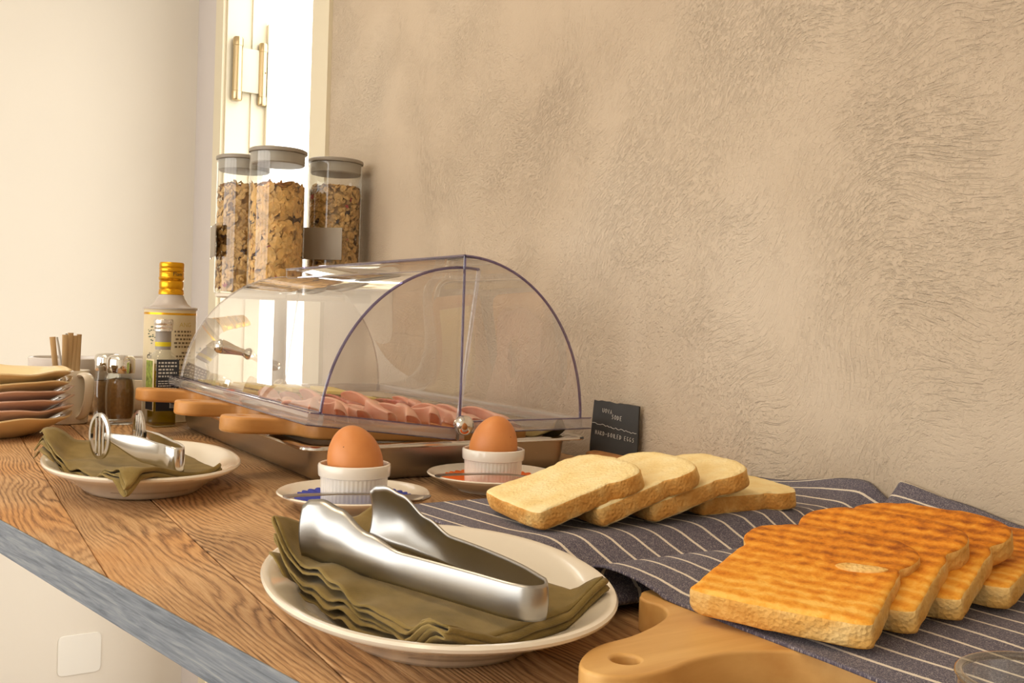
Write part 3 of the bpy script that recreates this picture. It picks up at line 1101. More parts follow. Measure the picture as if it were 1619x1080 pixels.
# roll-top cover ---------------------------------------------------------
cov = thing('roll_top_cover', 'clear acrylic roll-top buffet cover with chrome knobs, front half slightly raised', 'cover', (0, 162.5, 46))
RY, RZ = 150.0, 166.0
def arc(ry, rz, a0, a1, n=28, yoff=0.0, z0=12):
    return [(yoff + ry * math.cos(a0 + (a1 - a0) * k / n), z0 + rz * math.sin(a0 + (a1 - a0) * k / n)) for k in range(n + 1)]
def shell(parent, a0, a1, ry, rz, xa, xb, name, endname, skin=ACRYL):
    pts = arc(ry, rz, a0, a1)
    m = MB()
    m.rings([[(xa, y, z) for y, z in pts], [(xb, y, z) for y, z in pts]], False)
    sh = m.build(name, skin, parent, angle=60)
    for x in (xa, xb):
        m = MB()
        base = [(y, 12.0) for y, z in pts]
        m.rings([[(x, y, z) for y, z in pts], [(x, y, 12.0) for y, z in pts]], False)
        m.build(endname, ACRYL, sh)
    e = MB()
    e.tube([(xb, y, z) for y, z in pts], 1.5, 8)
    e.build('moulded_edge', ACRYLEDGE, sh)
    e = MB()
    e.tube([(xa, y, z) for y, z in pts], 1.2, 8)
    e.build('moulded_edge', ACRYLRAIL, sh)
    return sh
# back half: fixed, curves down towards the wall
bs = shell(cov, 0.0, PI / 2, RY, RZ, -524, -4, 'back_shell', 'end_panel')
m = MB()
m.tube([(-524, 0, 12 + RZ), (-4, 0, 12 + RZ)], 1.8, 8)
m.build('moulded_edge', ACRYLEDGE, bs)
m = MB()
m.tube([(-4, 0, 12), (-4, 0, 12 + RZ)], 1.4, 8)
m.build('moulded_edge', ACRYLEDGE, bs)
m = MB()
m.tube([(-524, 0, 12), (-524, 0, 12 + RZ)], 1.0, 8)
m.build('moulded_edge', ACRYLRAIL, bs)
def rail(boxes, name, parent):
    m = MB()
    for b in boxes:
        m.box(*b, b=2.2)
    return m.build(name, ACRYLRAIL, parent)
rail([(-530, 0, 150, 162.5, 0, 12)], 'base_rail', bs)
rail([(-12, 0, 4, 150, 0, 12)], 'base_rail', bs)
rail([(-530, -518, 4, 150, 0, 12)], 'base_rail', bs)
def line(parent, pts, r=0.7):
    m = MB(); m.tube(pts, r, 6); m.build('moulded_edge', ACRYLEDGE, parent)
line(bs, [(0.3, 4, 0.5), (0.3, 162, 0.5)])
line(bs, [(0.3, 4, 12), (0.3, 162, 12)])
# front half: inner shell turned about the side pivots, its rail lifted by the board handles
TH = math.radians(-7.0)
def turn(p):
    y, z = p[1], p[2] - 6
    return (p[0], y * math.cos(TH) - z * math.sin(TH), 6 + y * math.sin(TH) + z * math.cos(TH))
MBorig = MB
class MBT(MBorig):
    def build(self, *a, **k):
        self.v = [turn((p[0], p[1], p[2] - 7.2)) for p in self.v]
        return MBorig.build(self, *a, **k)
MB = MBT
fs = shell(cov, PI / 2, PI, RY - 3, RZ - 4, -519, -9, 'front_shell', 'end_panel', ACRYLFRONT)
m = MB(); m.tube([(-519, 0, 8 + RZ), (-9, 0, 8 + RZ)], 1.3, 8); m.build('moulded_edge', ACRYLRAIL, fs)
m = MB(); m.tube([(-9, 0, 12), (-9, 0, 8 + RZ)], 2.3, 8); m.build('moulded_edge', ACRYLRAIL, fs)
m = MB(); m.tube([(-519, 0, 12), (-519, 0, 8 + RZ)], 1.2, 8); m.build('moulded_edge', ACRYLRAIL, fs)
rail([(-530, 0, -162.5, -147, 0, 12)], 'base_rail', fs)
rail([(-12, 0, -147, -5, 0, 12)], 'base_rail', fs)
rail([(-530, -518, -147, -5, 0, 12)], 'base_rail', fs)
line(fs, [(0.3, -162, 0.5), (0.3, -5, 0.5)]); line(fs, [(0.3, -160, 12), (0.3, -5, 12)])
line(fs, [(-530, -162.8, 0.5), (0, -162.8, 0.5)]); line(fs, [(-530, -147.4, 12.3), (-9, -147.4, 12.3)], 0.9)
line(fs, [(-530, -162.5, 12.2), (0, -162.5, 12.2)], 0.6)
# front handle
am = math.radians(180 - 16)
hy, hz = (RY - 3) * math.cos(am), 12 + (RZ - 4) * math.sin(am)
prof = [(0, -1), (6.5, -1), (7, 1), (6, 3), (4.2, 6), (4.4, 10), (5.6, 18), (7.4, 27), (8.2, 32), (8.0, 36), (6.2, 39), (3, 40.5), (0, 41)]
m = MB()
nx = Vector((0, math.cos(am) / RY, math.sin(am) / RZ)).normalized()
nx = Vector((0, -0.93, 0.12)).normalized()
m.lathe(prof, 24, cap0=False, cap1=False)
q = Vector((0, 0, 1)).rotation_difference(nx)
m.v = [tuple(q @ Vector(p) + Vector((-262, hy, hz))) for p in m.v]
m.build('handle_knob', CHROME, fs)
MB = MBorig
for x, s in ((0, 1), (-528, -1)):
    m = MB()
    m.lathe([(0, -6), (5.5, -6), (6, -4), (4, -2), (4, 2), (9, 3), (10, 5), (10, 9), (8.5, 12), (5, 13.6), (0, 14)], 28, cap0=False, cap1=False)
    m.v = [(x + s * p[2], p[0] - 1, p[1] + 9) for p in m.v]
    m.build('pivot_knob', CHROME, cov)
    m = MB(); m.box(x - 3, x + 3, -4, 2, -7, 4, b=1); m.build('pivot_post', STEEL, cov)

# ------------------------------------------------------------------ egg settings
def scallop(R, n):
    return lambda k: R * (1 + 0.035 * abs(math.sin(n * k / 2)))
def egg_setting(x, y, paper, pname, sp_a, who, egg_rot, seed):
    sa = thing('saucer', 'round cream saucer with a %s paper doily %s' % (pname, who[0]), 'saucer', (x, y, 0.2), group='egg saucers')
    m = MB()
    m.lathe([(0, 1.2), (29, 1.2), (30, 0), (33, 0), (34, 1.5), (44, 5.5), (55, 11.5), (61.5, 14.2), (62.5, 15.4), (61.5, 16.3), (59, 16), (50, 11.6), (40, 7.2), (33, 5.6), (0, 5.2)], 72, cap0=False, cap1=False)
    m.build('dish', CERAMIC, sa)
    dd = thing('paper_doily', '%s paper doily with scalloped edge under the white ramekin' % pname, 'doily', (x, y, 5.9), group='paper doilies')
    f = scallop(47, 34)
    m = MB()
    rings = []
    for rr in (0.02, 0.5, 0.72, 0.86, 1.0):
        ring = []
        for k in range(272):
            a = 2 * PI * k / 272
            R = f(a) * rr if rr == 1.0 else 47 * rr
            zz = 0 if R < 33 else (R - 33) * 0.30 + max(0, R - 42) * 0.22
            ring.append((R * math.cos(a), R * math.sin(a), 0.1 + zz))
        rings.append(ring)
    m.rings(rings)
    o = m.build('sheet', paper, dd, solid=0.35, offset=1)
    rm = thing('ramekin', 'small white fluted ramekin holding a brown egg on the %s doily' % pname, 'ramekin', (x, y, 6.6), group='ramekins')
    m = MB()
    flute = lambda r, z, a: r - (0.45 * (0.5 + 0.5 * math.cos(a * 48)) if (26.5 < r and 2.5 < z < 21.5) else 0)
    m.lathe([(0, 0.6), (23, 0.6), (24, 0), (25.6, 0), (26.8, 1.2), (26.9, 3), (27.2, 12), (27.5, 21), (27.6, 22.3), (29.2, 22.9), (29.5, 24), (29.8, 31), (29.3, 32.3), (28.2, 32.8), (27.2, 32.2), (26.8, 30), (25.6, 6), (23, 4), (0, 3.8)], 192, cap0=False, cap1=False, mod=flute)
    m.build('cup', WHITECER, rm)
    m = MB()
    prof = []
    for k in range(33):
        t = PI * k / 32
        z = -math.cos(t) * 28.5
        r = 22.6 * math.sin(t) * (1 - 0.085 * math.cos(PI - t) * 1.0)
        prof.append((max(r, 0.01), z))
    m.lathe(prof, 48, cap0=False, cap1=False)
    o = m.build('egg', EGG, None, (x, y, 6.6 + 35.4), egg_rot)
    tag(o, 'brown hard-boiled egg in the white ramekin on the %s doily' % pname, 'egg', 'hard-boiled eggs')
    # teaspoon laid across the front of the saucer
    sp = MB()
    tea(sp)
    sp.v = [(p[0] * 0.9, p[1], p[2]) for p in sp.v]
    o = sp.build('teaspoon', SPOONSTEEL, None, (x + sp_a[0], y + sp_a[1], sp_a[3]), (math.radians(sp_a[4]), 0, sp_a[2]))
    tag(o, 'steel teaspoon lying on the saucer with the %s doily' % pname, 'teaspoon', 'teaspoons')
def tea(m):
    # handle along +x to 0, bowl at -x
    st = [(-62, 0.6, 1.5), (-60, 6, 0.4), (-54, 10.5, -1.6), (-46, 12.2, -2.6), (-37, 10.6, -1.8), (-29, 6.5, 0.2), (-24, 3.2, 1.6), (-10, 2.3, 3.0), (20, 2.8, 3.2), (50, 4.4, 2.0), (62, 5.0, 1.2), (66, 3.4, 1.0), (67, 0.6, 1.0)]
    rs = []
    for x, hw, z in st:
        ring = []
        dish = max(0, 1 - abs(x + 44) / 20) * 3.2
        for k in range(9):
            t = -1 + 2 * k / 8
            ring.append((x, hw * t, z + dish * t * t))
        for k in range(9):
            t = 1 - 2 * k / 8
            ring.append((x, hw * t, z + dish * t * t - 1.1))
        rs.append(ring)
    m.rings(rs, True, 0, True, True)
egg_setting(106, 2, BLUEP, 'blue', (32, -8, math.radians(-113), 16.9, 0), ('in front of the steel pan',), (math.radians(9), math.radians(-10), 0.4), 1)
egg_setting(62, 163, ORANGEP, 'orange', (30, -10, math.radians(-117), 16.9, 0), ('beside the sliced white bread',), (math.radians(10), math.radians(8), 1.4), 2)
# ------------------------------------------------------------------ oval plates with folded napkins and tongs
def oval_plate(name, label, x, y, a, b, n, rot):
    t = thing(name, label, 'plate', (x, y, 0.3), (0, 0, rot))
    R = [(0.50, 0.48, 1.0), (0.585, 0.565, 0.0), (0.615, 0.60, 0.6), (0.64, 0.63, 3.0), (0.72, 0.72, 9.0), (0.86, 0.855, 16.5), (0.965, 0.962, 21.0),
         (0.995, 0.994, 23.0), (1.0, 1.0, 24.6), (0.992, 0.990, 25.8), (0.975, 0.97, 26.0), (0.955, 0.945, 25.2), (0.87, 0.85, 21.0), (0.78, 0.75, 13.0), (0.70, 0.67, 7.0), (0.62, 0.59, 5.2), (0.3, 0.3, 4.6), (0.02, 0.02, 4.6)]
    m = MB()
    m.rings([superell(a * p, b * q, n, z, 96) for p, q, z in R], True, 0, True, True)
    m.build('dish', CERAMIC, t)
    def surf(px, py):
        dx, dy = px - x, py - y
        lx, ly = dx * math.cos(rot) + dy * math.sin(rot), -dx * math.sin(rot) + dy * math.cos(rot)
        rho = (abs(lx / a) ** n + abs(ly / b) ** n) ** (1 / n)
        return lerp_table([(0.0, 5.2), (0.64, 5.6), (0.97, 26.2), (1.03, 26.4), (1.14, 15), (1.4, 8)], rho)
    return surf
def folded_napkin(label, quad, surf, layers, gap, roll, seed, floor_=5.0, extra=None):
    r = random.Random(seed)
    ph = [r.uniform(0, 6.28) for _ in range(12)]
    st = []
    NU = 34
    for k in range(layers):
        us = [i / NU for i in range(NU + 1)]
        if k % 2:
            us = us[::-1]
        st += [(u, k) for u in us]
        if k < layers - 1:
            e = us[-1]
            s = 1 if e > 0.5 else -1
            for j in (1, 2, 3):
                a = PI * j / 4
                st.append((e + s * 0.014 * math.sin(a), k + (1 - math.cos(a)) / 2))
    q00, q10, q11, q01 = [Vector((p[0], p[1])) for p in quad]
    NV = 40
    N = len(st)
    def fn(s, v):
        i = min(int(round(s * (N - 1))), N - 1)
        u, lev = st[i]
        top = lev / max(1, layers - 1)
        v2 = v * (1 + 0.03 * top * 0) - 0.035 * (1 - top) * (1 - v) + 0.02 * (1 - top) * v
        p = (q00 * (1 - u) + q10 * u) * (1 - v2) + (q01 * (1 - u) + q11 * u) * v2
        fe = max(0.0, 1 - v / 0.22)
        be = max(0.0, (v - 0.9) / 0.1)
        p = p + Vector((0.6, -1)) * (3.0 * fe * math.sin(u * 9 + lev * 1.7 + ph[2])) * (0.6 if lev < layers - 1 else 0.3)
        zb = max(surf(p.x, p.y), floor_)
        z = zb + 1.2 + lev * gap * (0.8 + 0.2 * math.sin(u * 4 + ph[1]))
        z += fe * (1.5 * math.sin(u * 26 + lev * 0.5 + ph[3]) + 1.0 * math.sin(u * 41 + ph[4] + lev * 0.4)) * (0.4 + 0.6 * min(1, u * 3))
        z += 1.1 * nz(p.x * 0.03, p.y * 0.03, 3.1 + seed) * (0.3 + top) + 0.5 * nz(p.x * 0.09, p.y * 0.09, seed)
        z += roll * max(0, 1 - u / 0.22) ** 1.6 * (0.35 + 0.65 * top)
        if extra:
            z += extra(u, v, top)
        z = max(z, zb + 0.8 + lev * 1.0)
        return (p.x, p.y, z)
    m = MB()
    m.grid(fn, N - 1, NV)
    o = m.build('napkin', LINEN, solid=1.0, offset=1, angle=180)
    tag(o, label, 'napkin', 'olive napkins')
    return o
surfA = oval_plate('oval_plate', 'large cream oval plate in the foreground holding the bread tongs', 397, -78, 124, 89, 2.1, -0.23)
folded_napkin('folded olive linen napkin on the large foreground plate', [(342, -146), (499, -126), (468, -20), (292, -58)], surfA, 5, 3.3, 12.0, 4, 13.0,
              extra=lambda u, v, t: 5.0 * math.exp(-((u - 0.30) / 0.10) ** 2) * max(0, 1 - v / 0.5) * t + 3.0 * math.exp(-((u - 0.86) / 0.06) ** 2) * max(0, 1 - v / 0.2) * t)
surfB = oval_plate('oval_plate', 'cream oval plate beside the steel pan holding the slotted tongs', -75, -127, 128, 84, 2.2, -0.13)
folded_napkin('folded olive linen napkin on the plate with the slotted tongs', [(-142, -204), (62, -168), (-2, -78), (-146, -84)], surfB, 4, 3.0, 10.0, 9, 14.0)
# bread tongs: one bent steel band, two broad leaf-shaped paddles
def band_arm(m, path, prof, nv=10, bulge=0.0, t=1.2):
    # path: list of (x, y); prof(s) -> (zb, zt, lean)
    n = len(path)
    L = [0]
    for a, b in zip(path, path[1:]):
        L.append(L[-1] + math.dist(a, b))
    def fn(u, v):
        i = min(int(round(u * (n - 1))), n - 1)
        p = path[i]
        s = L[i] / L[-1]
        q = path[min(i + 1, n - 1)]; o = path[max(i - 1, 0)]
        d = Vector((q[0] - o[0], q[1] - o[1])).normalized()
        nn = Vector((d.y, -d.x))
        zb, zt, bl = prof(s)
        w = (v - 0.5) * 2
        off = bl * (1 - w * w)
        return (p[0] + nn.x * off, p[1] + nn.y * off, zb + (zt - zb) * v)
    m.grid(fn, n - 1, nv)
# near arm from its paddle tip to the bend, round the bend, out along the far arm
near_tip, near_b = (356, -136), (487, -88)
far_tip, far_b = (330, -86), (483, -68)
pth = catmull([near_tip, (372, -127), (400, -118), (440, -104), (470, -94), near_b, (495, -82), (495, -74), (488, -69), far_b, (462, -66), (430, -67), (400, -70), (372, -74), (348, -80), far_tip], 10)
def tprof(s):
    d = min(s, 1 - s) * 2            # 0 at a tip, 1 at the bend
    top = lerp_table([(0.0, 29), (0.03, 32.5), (0.08, 33.5), (0.16, 31), (0.30, 22), (0.44, 16.5), (0.7, 16.5), (1.0, 16)], d)
    bot = lerp_table([(0.0, 2), (0.10, 0), (1.0, 0)], d)
    base = 26.5 + 3.0 * (1 - d)
    bl = lerp_table([(0.0, 3), (0.12, 6.5), (0.3, 4), (0.45, 1.2), (1.0, 0.8)], d)
    return base + bot, base + top, bl
m = MB()
band_arm(m, pth, tprof)
tg = m.build('bread_tongs', SATIN, solid=1.3, offset=0, angle=180)
tag(tg, 'broad stainless steel bread tongs lying on the foreground napkin', 'tongs')

# slotted tongs: bent band with oval slotted heads
st = thing('slotted_tongs', 'shiny steel tongs with oval slotted heads on the far napkin', 'tongs', (-10, -140, 25))
pth2 = catmull([(-50, -22), (-30, -14), (-5, -2), (18, 7), (34, 12), (40, 17), (38, 23), (28, 25), (6, 22), (-22, 17), (-50, 14), (-66, 12)], 8)
def tprof2(s):
    d = min(s, 1 - s) * 2
    return lerp_table([(0, 17), (0.55, 3), (1, 0)], d) + 2, lerp_table([(0, 24), (0.4, 25), (0.75, 22), (1, 20)], d) + 2, 0.4
m = MB(); band_arm(m, pth2, tprof2)
m.build('spring_band', POLISHED, st, solid=1.1, offset=0, angle=180)
for (hx, hy), ang in (((-57, -25), 0.36), ((-73, 11), 0.10)):
    m = MB()
    d = Vector((math.cos(ang), math.sin(ang)))
    def hp(a, ra=16.5, rz=20.5):
        return (hx + d.x * ra * math.cos(a), hy + d.y * ra * math.cos(a), 22 + rz * math.sin(a))
    rs = []
    for k in range(40):
        a = 2 * PI * k / 40
        o1, i1 = Vector(hp(a)), Vector(hp(a, 13.2, 17.4))
        nn = Vector((-d.y, d.x, 0)) * 1.0
        rs.append([o1 + nn, i1 + nn * 1.3, i1 - nn * 1.3, o1 - nn])
    m.rings(rs, True, 0, loop=True)
    m.build('head_ring', POLISHED, st)
    for f in (-0.36, 0.0, 0.36):
        m = MB()
        zz = 17.5 * math.sqrt(1 - (f * 1.2) ** 2)
        m.tube([(hx + d.x * 16 * f, hy + d.y * 16 * f, 22 - zz), (hx + d.x * 16 * f, hy + d.y * 16 * f, 22 + zz)], 1.2, 8)
        m.build('head_bar', POLISHED, st)

# ------------------------------------------------------------------ cutting boards, tea towel, bread and toast
big_out = catmull([(529, -79), (519, -68), (513, -55), (510, -36), (502, -14), (492, 2), (479, 9), (466, 8), (458, 14), (452, 30), (448, 120), (444, 300), (450, 340), (480, 346), (640, 340), (668, 330), (676, 300), (672, 90), (655, 58), (628, 44), (600, 37), (577, 28), (559, 14), (549, -8), (548, -30), (552, -50), (552, -66), (546, -78), (537, -82)], 6, True)
big_out = big_out[::-1]
hole = [(534 + 6.2 * math.cos(-2 * PI * k / 24), -58 + 6.2 * math.sin(-2 * PI * k / 24)) for k in range(24)]
bx, by = 560, 120
me = curve_prism([[(p[0] - bx, p[1] - by) for p in big_out], [(p[0] - bx, p[1] - by) for p in hole]], 18, 1.6)
me.materials.append(BOARD)
o = link('cutting_board', me, None, (bx, by, 0.2))
tag(o, 'pale beech cutting board with holed handle under the toast', 'cutting board', 'cutting boards')
b1 = [(p[0], p[1], 0) for p in rrect(186, 330, -2, 338, 22, 0)]
me = curve_prism([[(p[0] - 258, p[1] - 168) for p in b1]], 16, 1.8)
me.materials.append(BOARD)
o = link('cutting_board', me, None, (258, 168, 0.2))
tag(o, 'wooden cutting board mostly hidden beneath the towel under the white bread', 'cutting board', 'cutting boards')

TP = catmull([(184, 17.6), (205, 18.0), (250, 18.4), (300, 18.8), (328, 19.5), (344, 18), (362, 12), (384, 5.5), (406, 3.0), (424, 2.6), (434, 4.0), (432, 7.5), (425, 11), (419, 14), (418, 19), (424, 23.5), (438, 24.5), (456, 22.6), (480, 20.8), (520, 20.4), (600, 20.2), (670, 20.2), (700, 17), (730, 9), (760, 3), (800, 2)], 7)
tl = [0]
for a, b in zip(TP, TP[1:]):
    tl.append(tl[-1] + math.dist(a, b))
def towel_fn(u, v):
    i = min(int(round(u * (len(TP) - 1))), len(TP) - 1)
    x, z = TP[i]
    s = tl[i]
    k = max(0.0, min(1.0, (s - 225) / 90))       # 0 left of the pleat, 1 right of it
    y0 = -4 - 0.10 * (x - 300) if True else 0
    yl = 2 - 0.04 * (x - 240)
    yr = 17 - 0.0 * (x - 420)
    ya = yl * (1 - k) + yr * k
    yb = 372 - 0.12 * (x - 200) * 0.35
    y = ya + (yb - ya) * v
    y = y - 0.0 * x
    pleat = max(0, 1 - abs(s - 272) / 60)
    # the pleat runs obliquely: its crest drifts left towards the wall
    x = x - 62 * v * v * max(0, 1 - abs(s - 285) / 150)
    # soft waves
    left = max(0, 1 - abs(s - 165) / 55)
    z += left * (3.0 * math.sin(v * 11 + 0.5) + 4.0 * max(0, math.sin(v * 4.2 - 0.6)))
    z += 1.2 * nz(x * 0.02, y * 0.02, 1.0) * (1 if s > 200 else 0.4) 
    z += max(0, pleat) * 3 * math.sin(v * 7 + 1)
    wallrise = max(0, (v - 0.80) / 0.2)
    z += wallrise * wallrise * (3 + 17 * math.exp(-((x - 330) / 70) ** 2) + 6 * math.exp(-((x - 430) / 40) ** 2))
    # lifts a little where it leaves the toast board at the front
    fe = max(0, 1 - v / 0.03)
    z += fe * 0.5
    if s > 300:
        z -= max(0, 1 - v / 0.05) * 1.0 * (1 if x > 470 else 0)
    return (x, y, max(z, 1.6 if s < 300 and s > 190 else z))
def towel_uv(u, v):
    i = min(int(round(u * (len(TP) - 1))), len(TP) - 1)
    return (tl[i], v * 352 + 9.0 - 0.13 * (tl[i] - 250) * (1 if tl[i] < 260 else 0.25))
m = MB()
m.grid(towel_fn, len(TP) - 1, 110, uvfn=towel_uv)
o = m.build('tea_towel', TOWEL, solid=1.3, offset=1, angle=180)
tag(o, 'navy chambray tea towel with white stripes pleated under the bread and toast', 'towel')

def slice_mesh(name, w, h, th, face, side, seed, notch=3.2, toast=False):
    r = random.Random(seed)
    out = catmull([(-w * 0.47, 2), (-w * 0.20, 0), (w * 0.20, 0), (w * 0.47, 2), (w * 0.5, 10), (w * 0.485, h * 0.35), (w * 0.475, h * 0.56), (w * 0.46, h * 0.63),
                   (w * 0.50, h * 0.70), (w * 0.515, h * 0.80), (w * 0.46, h * 0.91), (w * 0.28, h * 0.985), (0, h), (-w * 0.28, h * 0.985), (-w * 0.46, h * 0.91), (-w * 0.515, h * 0.80), (-w * 0.50, h * 0.70),
                   (-w * 0.46, h * 0.63), (-w * 0.475, h * 0.56), (-w * 0.485, h * 0.35), (-w * 0.5, 10)], 6, True)
    c = Vector((0, h * 0.48))
    m = MB()
    n = len(out)
    rings = []
    spec = [(0.02, 0), (0.25, 0), (0.5, 0), (0.72, 0), (0.88, 0), (0.96, 0), (0.99, 1.0), (1.0, 2.4)]
    def ring(sc, z, top):
        rr = []
        for i, p in enumerate(out):
            q = c + (Vector(p) - c) * sc
            wob = 0.9 * nz(q.x * 0.12, q.y * 0.12, seed + z * 0.25) if sc > 0.95 else 0
            dn = (Vector(p) - c).normalized()
            zz = z
            if sc < 0.97:
                zz += (0.7 * nz(q.x * 0.06, q.y * 0.06, seed * 1.7) + 0.35 * nz(q.x * 0.2, q.y * 0.2, seed)) * (1 if top else -1)
            rr.append((q.x + dn.x * wob, q.y + dn.y * wob, zz))
        return rr
    mats = []
    bot = [ring(s, d, False) for s, d in spec]
    mid = [ring(1.004, th * 0.35, True), ring(1.0, th * 0.65, True)]
    top = [ring(s, th - d, True) for s, d in reversed(spec)]
    rings = bot + mid + top
    o0 = m.rings(rings, True, 0, True, True)
    nb = len(bot)
    # side faces take the crust material
    for k in range(len(rings) - 1):
        if nb - 2 <= k <= nb + 3 - 1 + 0:
            for i in range(n):
                m.mi[k * n + i] = 1
    return m
def place_slice(m, name, mats, x, y, z, az, tilt, label, cat, group, twist=0):
    # local y (bottom -> crown) points along azimuth az, raised by tilt
    o = m.build(name, mats, None, (x, y, z), (0, 0, 0), angle=50)
    o.rotation_euler = (Matrix.Rotation(math.radians(az - 90), 3, 'Z') @ Matrix.Rotation(math.radians(tilt), 3, 'X') @ Matrix.Rotation(math.radians(twist), 3, 'Y')).to_euler()
    tag(o, label, cat, group)
    return o
bread = [(279, 46, 21.0, 83, 17, 'leaning slice of white bread nearest the orange doily'),
         (285, 93, 21.0, 81, 18, 'second leaning slice of white bread from the orange doily'),
         (288, 138, 21.2, 79, 16, 'third slice of white bread, just before the flat one'),
         (282, 190, 21.4, 77, 2, 'flat slice of white bread lying next to the plaster wall')]
for i, (x, y, z, az, tl_, lab) in enumerate(bread):
    place_slice(slice_mesh('b', 88, 95, 14, 0, 0, 11 + i * 5), 'bread_slice', [CRUMB, CRUST], x, y, z, az, tl_, lab, 'bread', 'slices of white bread')
toasts = [(547, 18, 22.0, 112, 12, 'front slice of grilled toast with pale torn spot nearest the board handle'),
          (541, 58, 22.0, 107, 16, 'second slice of grilled toast from the front'),
          (538, 98, 22.0, 105, 16, 'third slice of grilled toast from the front'),
          (536, 142, 22.0, 103, 8, 'last slice of grilled toast against the wall')]
for i, (x, y, z, az, tl_, lab) in enumerate(toasts):
    o = place_slice(slice_mesh('t', 86, 100, 13, 0, 0, 41 + i * 7, toast=True), 'toast_slice', [TOAST, TCRUMB], x, y, z, az, tl_, lab, 'toast', 'slices of toast')
    if i == 0:
        m = MB()
        pp = catmull([(9, 52), (16, 48), (26, 49), (35, 53), (39, 59), (33, 61), (24, 60), (14, 59)], 4, True)
        m.prism([(4 + p[0] * 0.8, 16 + p[1] * 0.72) for p in pp], 12.0, 13.7, 0.5)
        t_ = m.build('torn_patch', TCRUMB, o)
        t_['label'] = 'pale untoasted torn spot'

# ------------------------------------------------------------------ slate sign in a cork foot
BL, BR = Vector((-32, 349)), Vector((25, 370))
ax = (BR - BL); W = ax.length; ax.normalize()
sg = thing('slate_sign', 'small black slate sign reading UOVA SODE HARD-BOILED EGGS in chalk', 'sign', ((BL.x + BR.x) / 2, (BL.y + BR.y) / 2, 0.3), (0, 0, math.atan2(ax.y, ax.x)))
rs_ = random.Random(5)
out = [(-W / 2, 8), (W / 2 + 0.5, 7)]
out += [(W / 2 + 0.4 * math.sin(k) - 0.6 * k / 6, 8 + 58 * k / 6) for k in range(1, 6)]
out += [(W / 2 - 1 - W * 0.97 * k / 12, 66.5 + 3.2 * k / 12 + rs_.uniform(-0.7, 0.7)) for k in range(0, 13)]
out += [(-W / 2 + 0.6 - 0.3 * k, 66 - 58 * k / 6 + 1.0) for k in range(1, 6)]
me = curve_prism([out], 3.4, 0.7)
me.materials.append(SLATE)
sl = link('slate', me, sg, (0, 1.7, 4.5), (math.radians(84), 0, 0))
sl.rotation_euler = (math.radians(86), 0, 0)
GL = {'U': [[(0, 1), (0.05, 0.2), (0.3, 0), (0.55, 0.2), (0.6, 1)]], 'O': [[(0.3, 1), (0.05, 0.7), (0.05, 0.3), (0.3, 0), (0.55, 0.3), (0.55, 0.7), (0.3, 1)]],
      'V': [[(0, 1), (0.3, 0), (0.6, 1)]], 'A': [[(0, 0), (0.3, 1), (0.6, 0)], [(0.12, 0.4), (0.48, 0.4)]], 'S': [[(0.55, 0.9), (0.3, 1), (0.08, 0.8), (0.5, 0.4), (0.45, 0.08), (0.05, 0.05)]],
      'D': [[(0.05, 0), (0.05, 1), (0.45, 0.75), (0.5, 0.3), (0.05, 0)]], 'E': [[(0.5, 1), (0.05, 1), (0.05, 0), (0.5, 0)], [(0.05, 0.5), (0.4, 0.5)]],
      'H': [[(0.05, 0), (0.05, 1)], [(0.5, 0), (0.5, 1)], [(0.05, 0.5), (0.5, 0.5)]], 'R': [[(0.05, 0), (0.05, 1), (0.5, 0.8), (0.05, 0.5), (0.5, 0)]],
      'B': [[(0.05, 0), (0.05, 1), (0.45, 0.8), (0.05, 0.52), (0.5, 0.25), (0.05, 0)]], 'I': [[(0.2, 0), (0.2, 1)]], 'L': [[(0.05, 1), (0.05, 0), (0.5, 0)]],
      'G': [[(0.5, 0.9), (0.2, 1), (0.05, 0.5), (0.25, 0), (0.5, 0.1), (0.5, 0.4), (0.3, 0.4)]], '-': [[(0.05, 0.5), (0.5, 0.5)]]}
def chalk_word(word, x, y, h, slope, adv, name):
    m = MB()
    cx = x
    for ch in word:
        if ch == ' ':
            cx += adv * 0.8
            continue
        for strk in GL[ch]:
            m.tube([(cx + p[0] * h * 0.8, y + (cx - x) * slope + p[1] * h, 3.75) for p in strk], 0.28, 5)
        cx += adv * (0.55 if ch == 'I' else 1)
    o = m.build(name, CHALK, sl)
    o['label'] = 'chalk lettering %s' % word
chalk_word('UOVA', -17, 56.5, 4.6, -0.12, 3.4, 'chalk_word')
chalk_word('SODE', -4.5, 50, 4.8, -0.10, 3.6, 'chalk_word')
chalk_word('HARD-BOILED EGGS', -24.5, 31.5, 4.6, -0.10, 3.35, 'chalk_word')
m = MB()
zig = [(-W / 2 + 1 + (W - 3) * k / 26, 44.5 - 8.5 * k / 26 + rs_.uniform(-0.9, 0.9), 3.7) for k in range(27)]
m.tube(zig, 0.3, 5)
m.build('chalk_line', CHALK, sl)
m = MB()
pts = catmull([(-24, -19), (-8, -22), (14, -20), (24, -12), (25, 4), (10, 9), (-18, 8), (-27, -4)], 4, True)
m.prism(pts, 0, 15.5, 3.0)
m.v = [(p[0], p[1], p[2] + (3.0 * math.exp(-((p[0] + 18) / 14) ** 2) + 0.8 * nz(p[0] * 0.2, p[1] * 0.2)) * (1 if p[2] > 5 else 0)) for p in m.v]
m.build('cork_foot', CORK, sg)

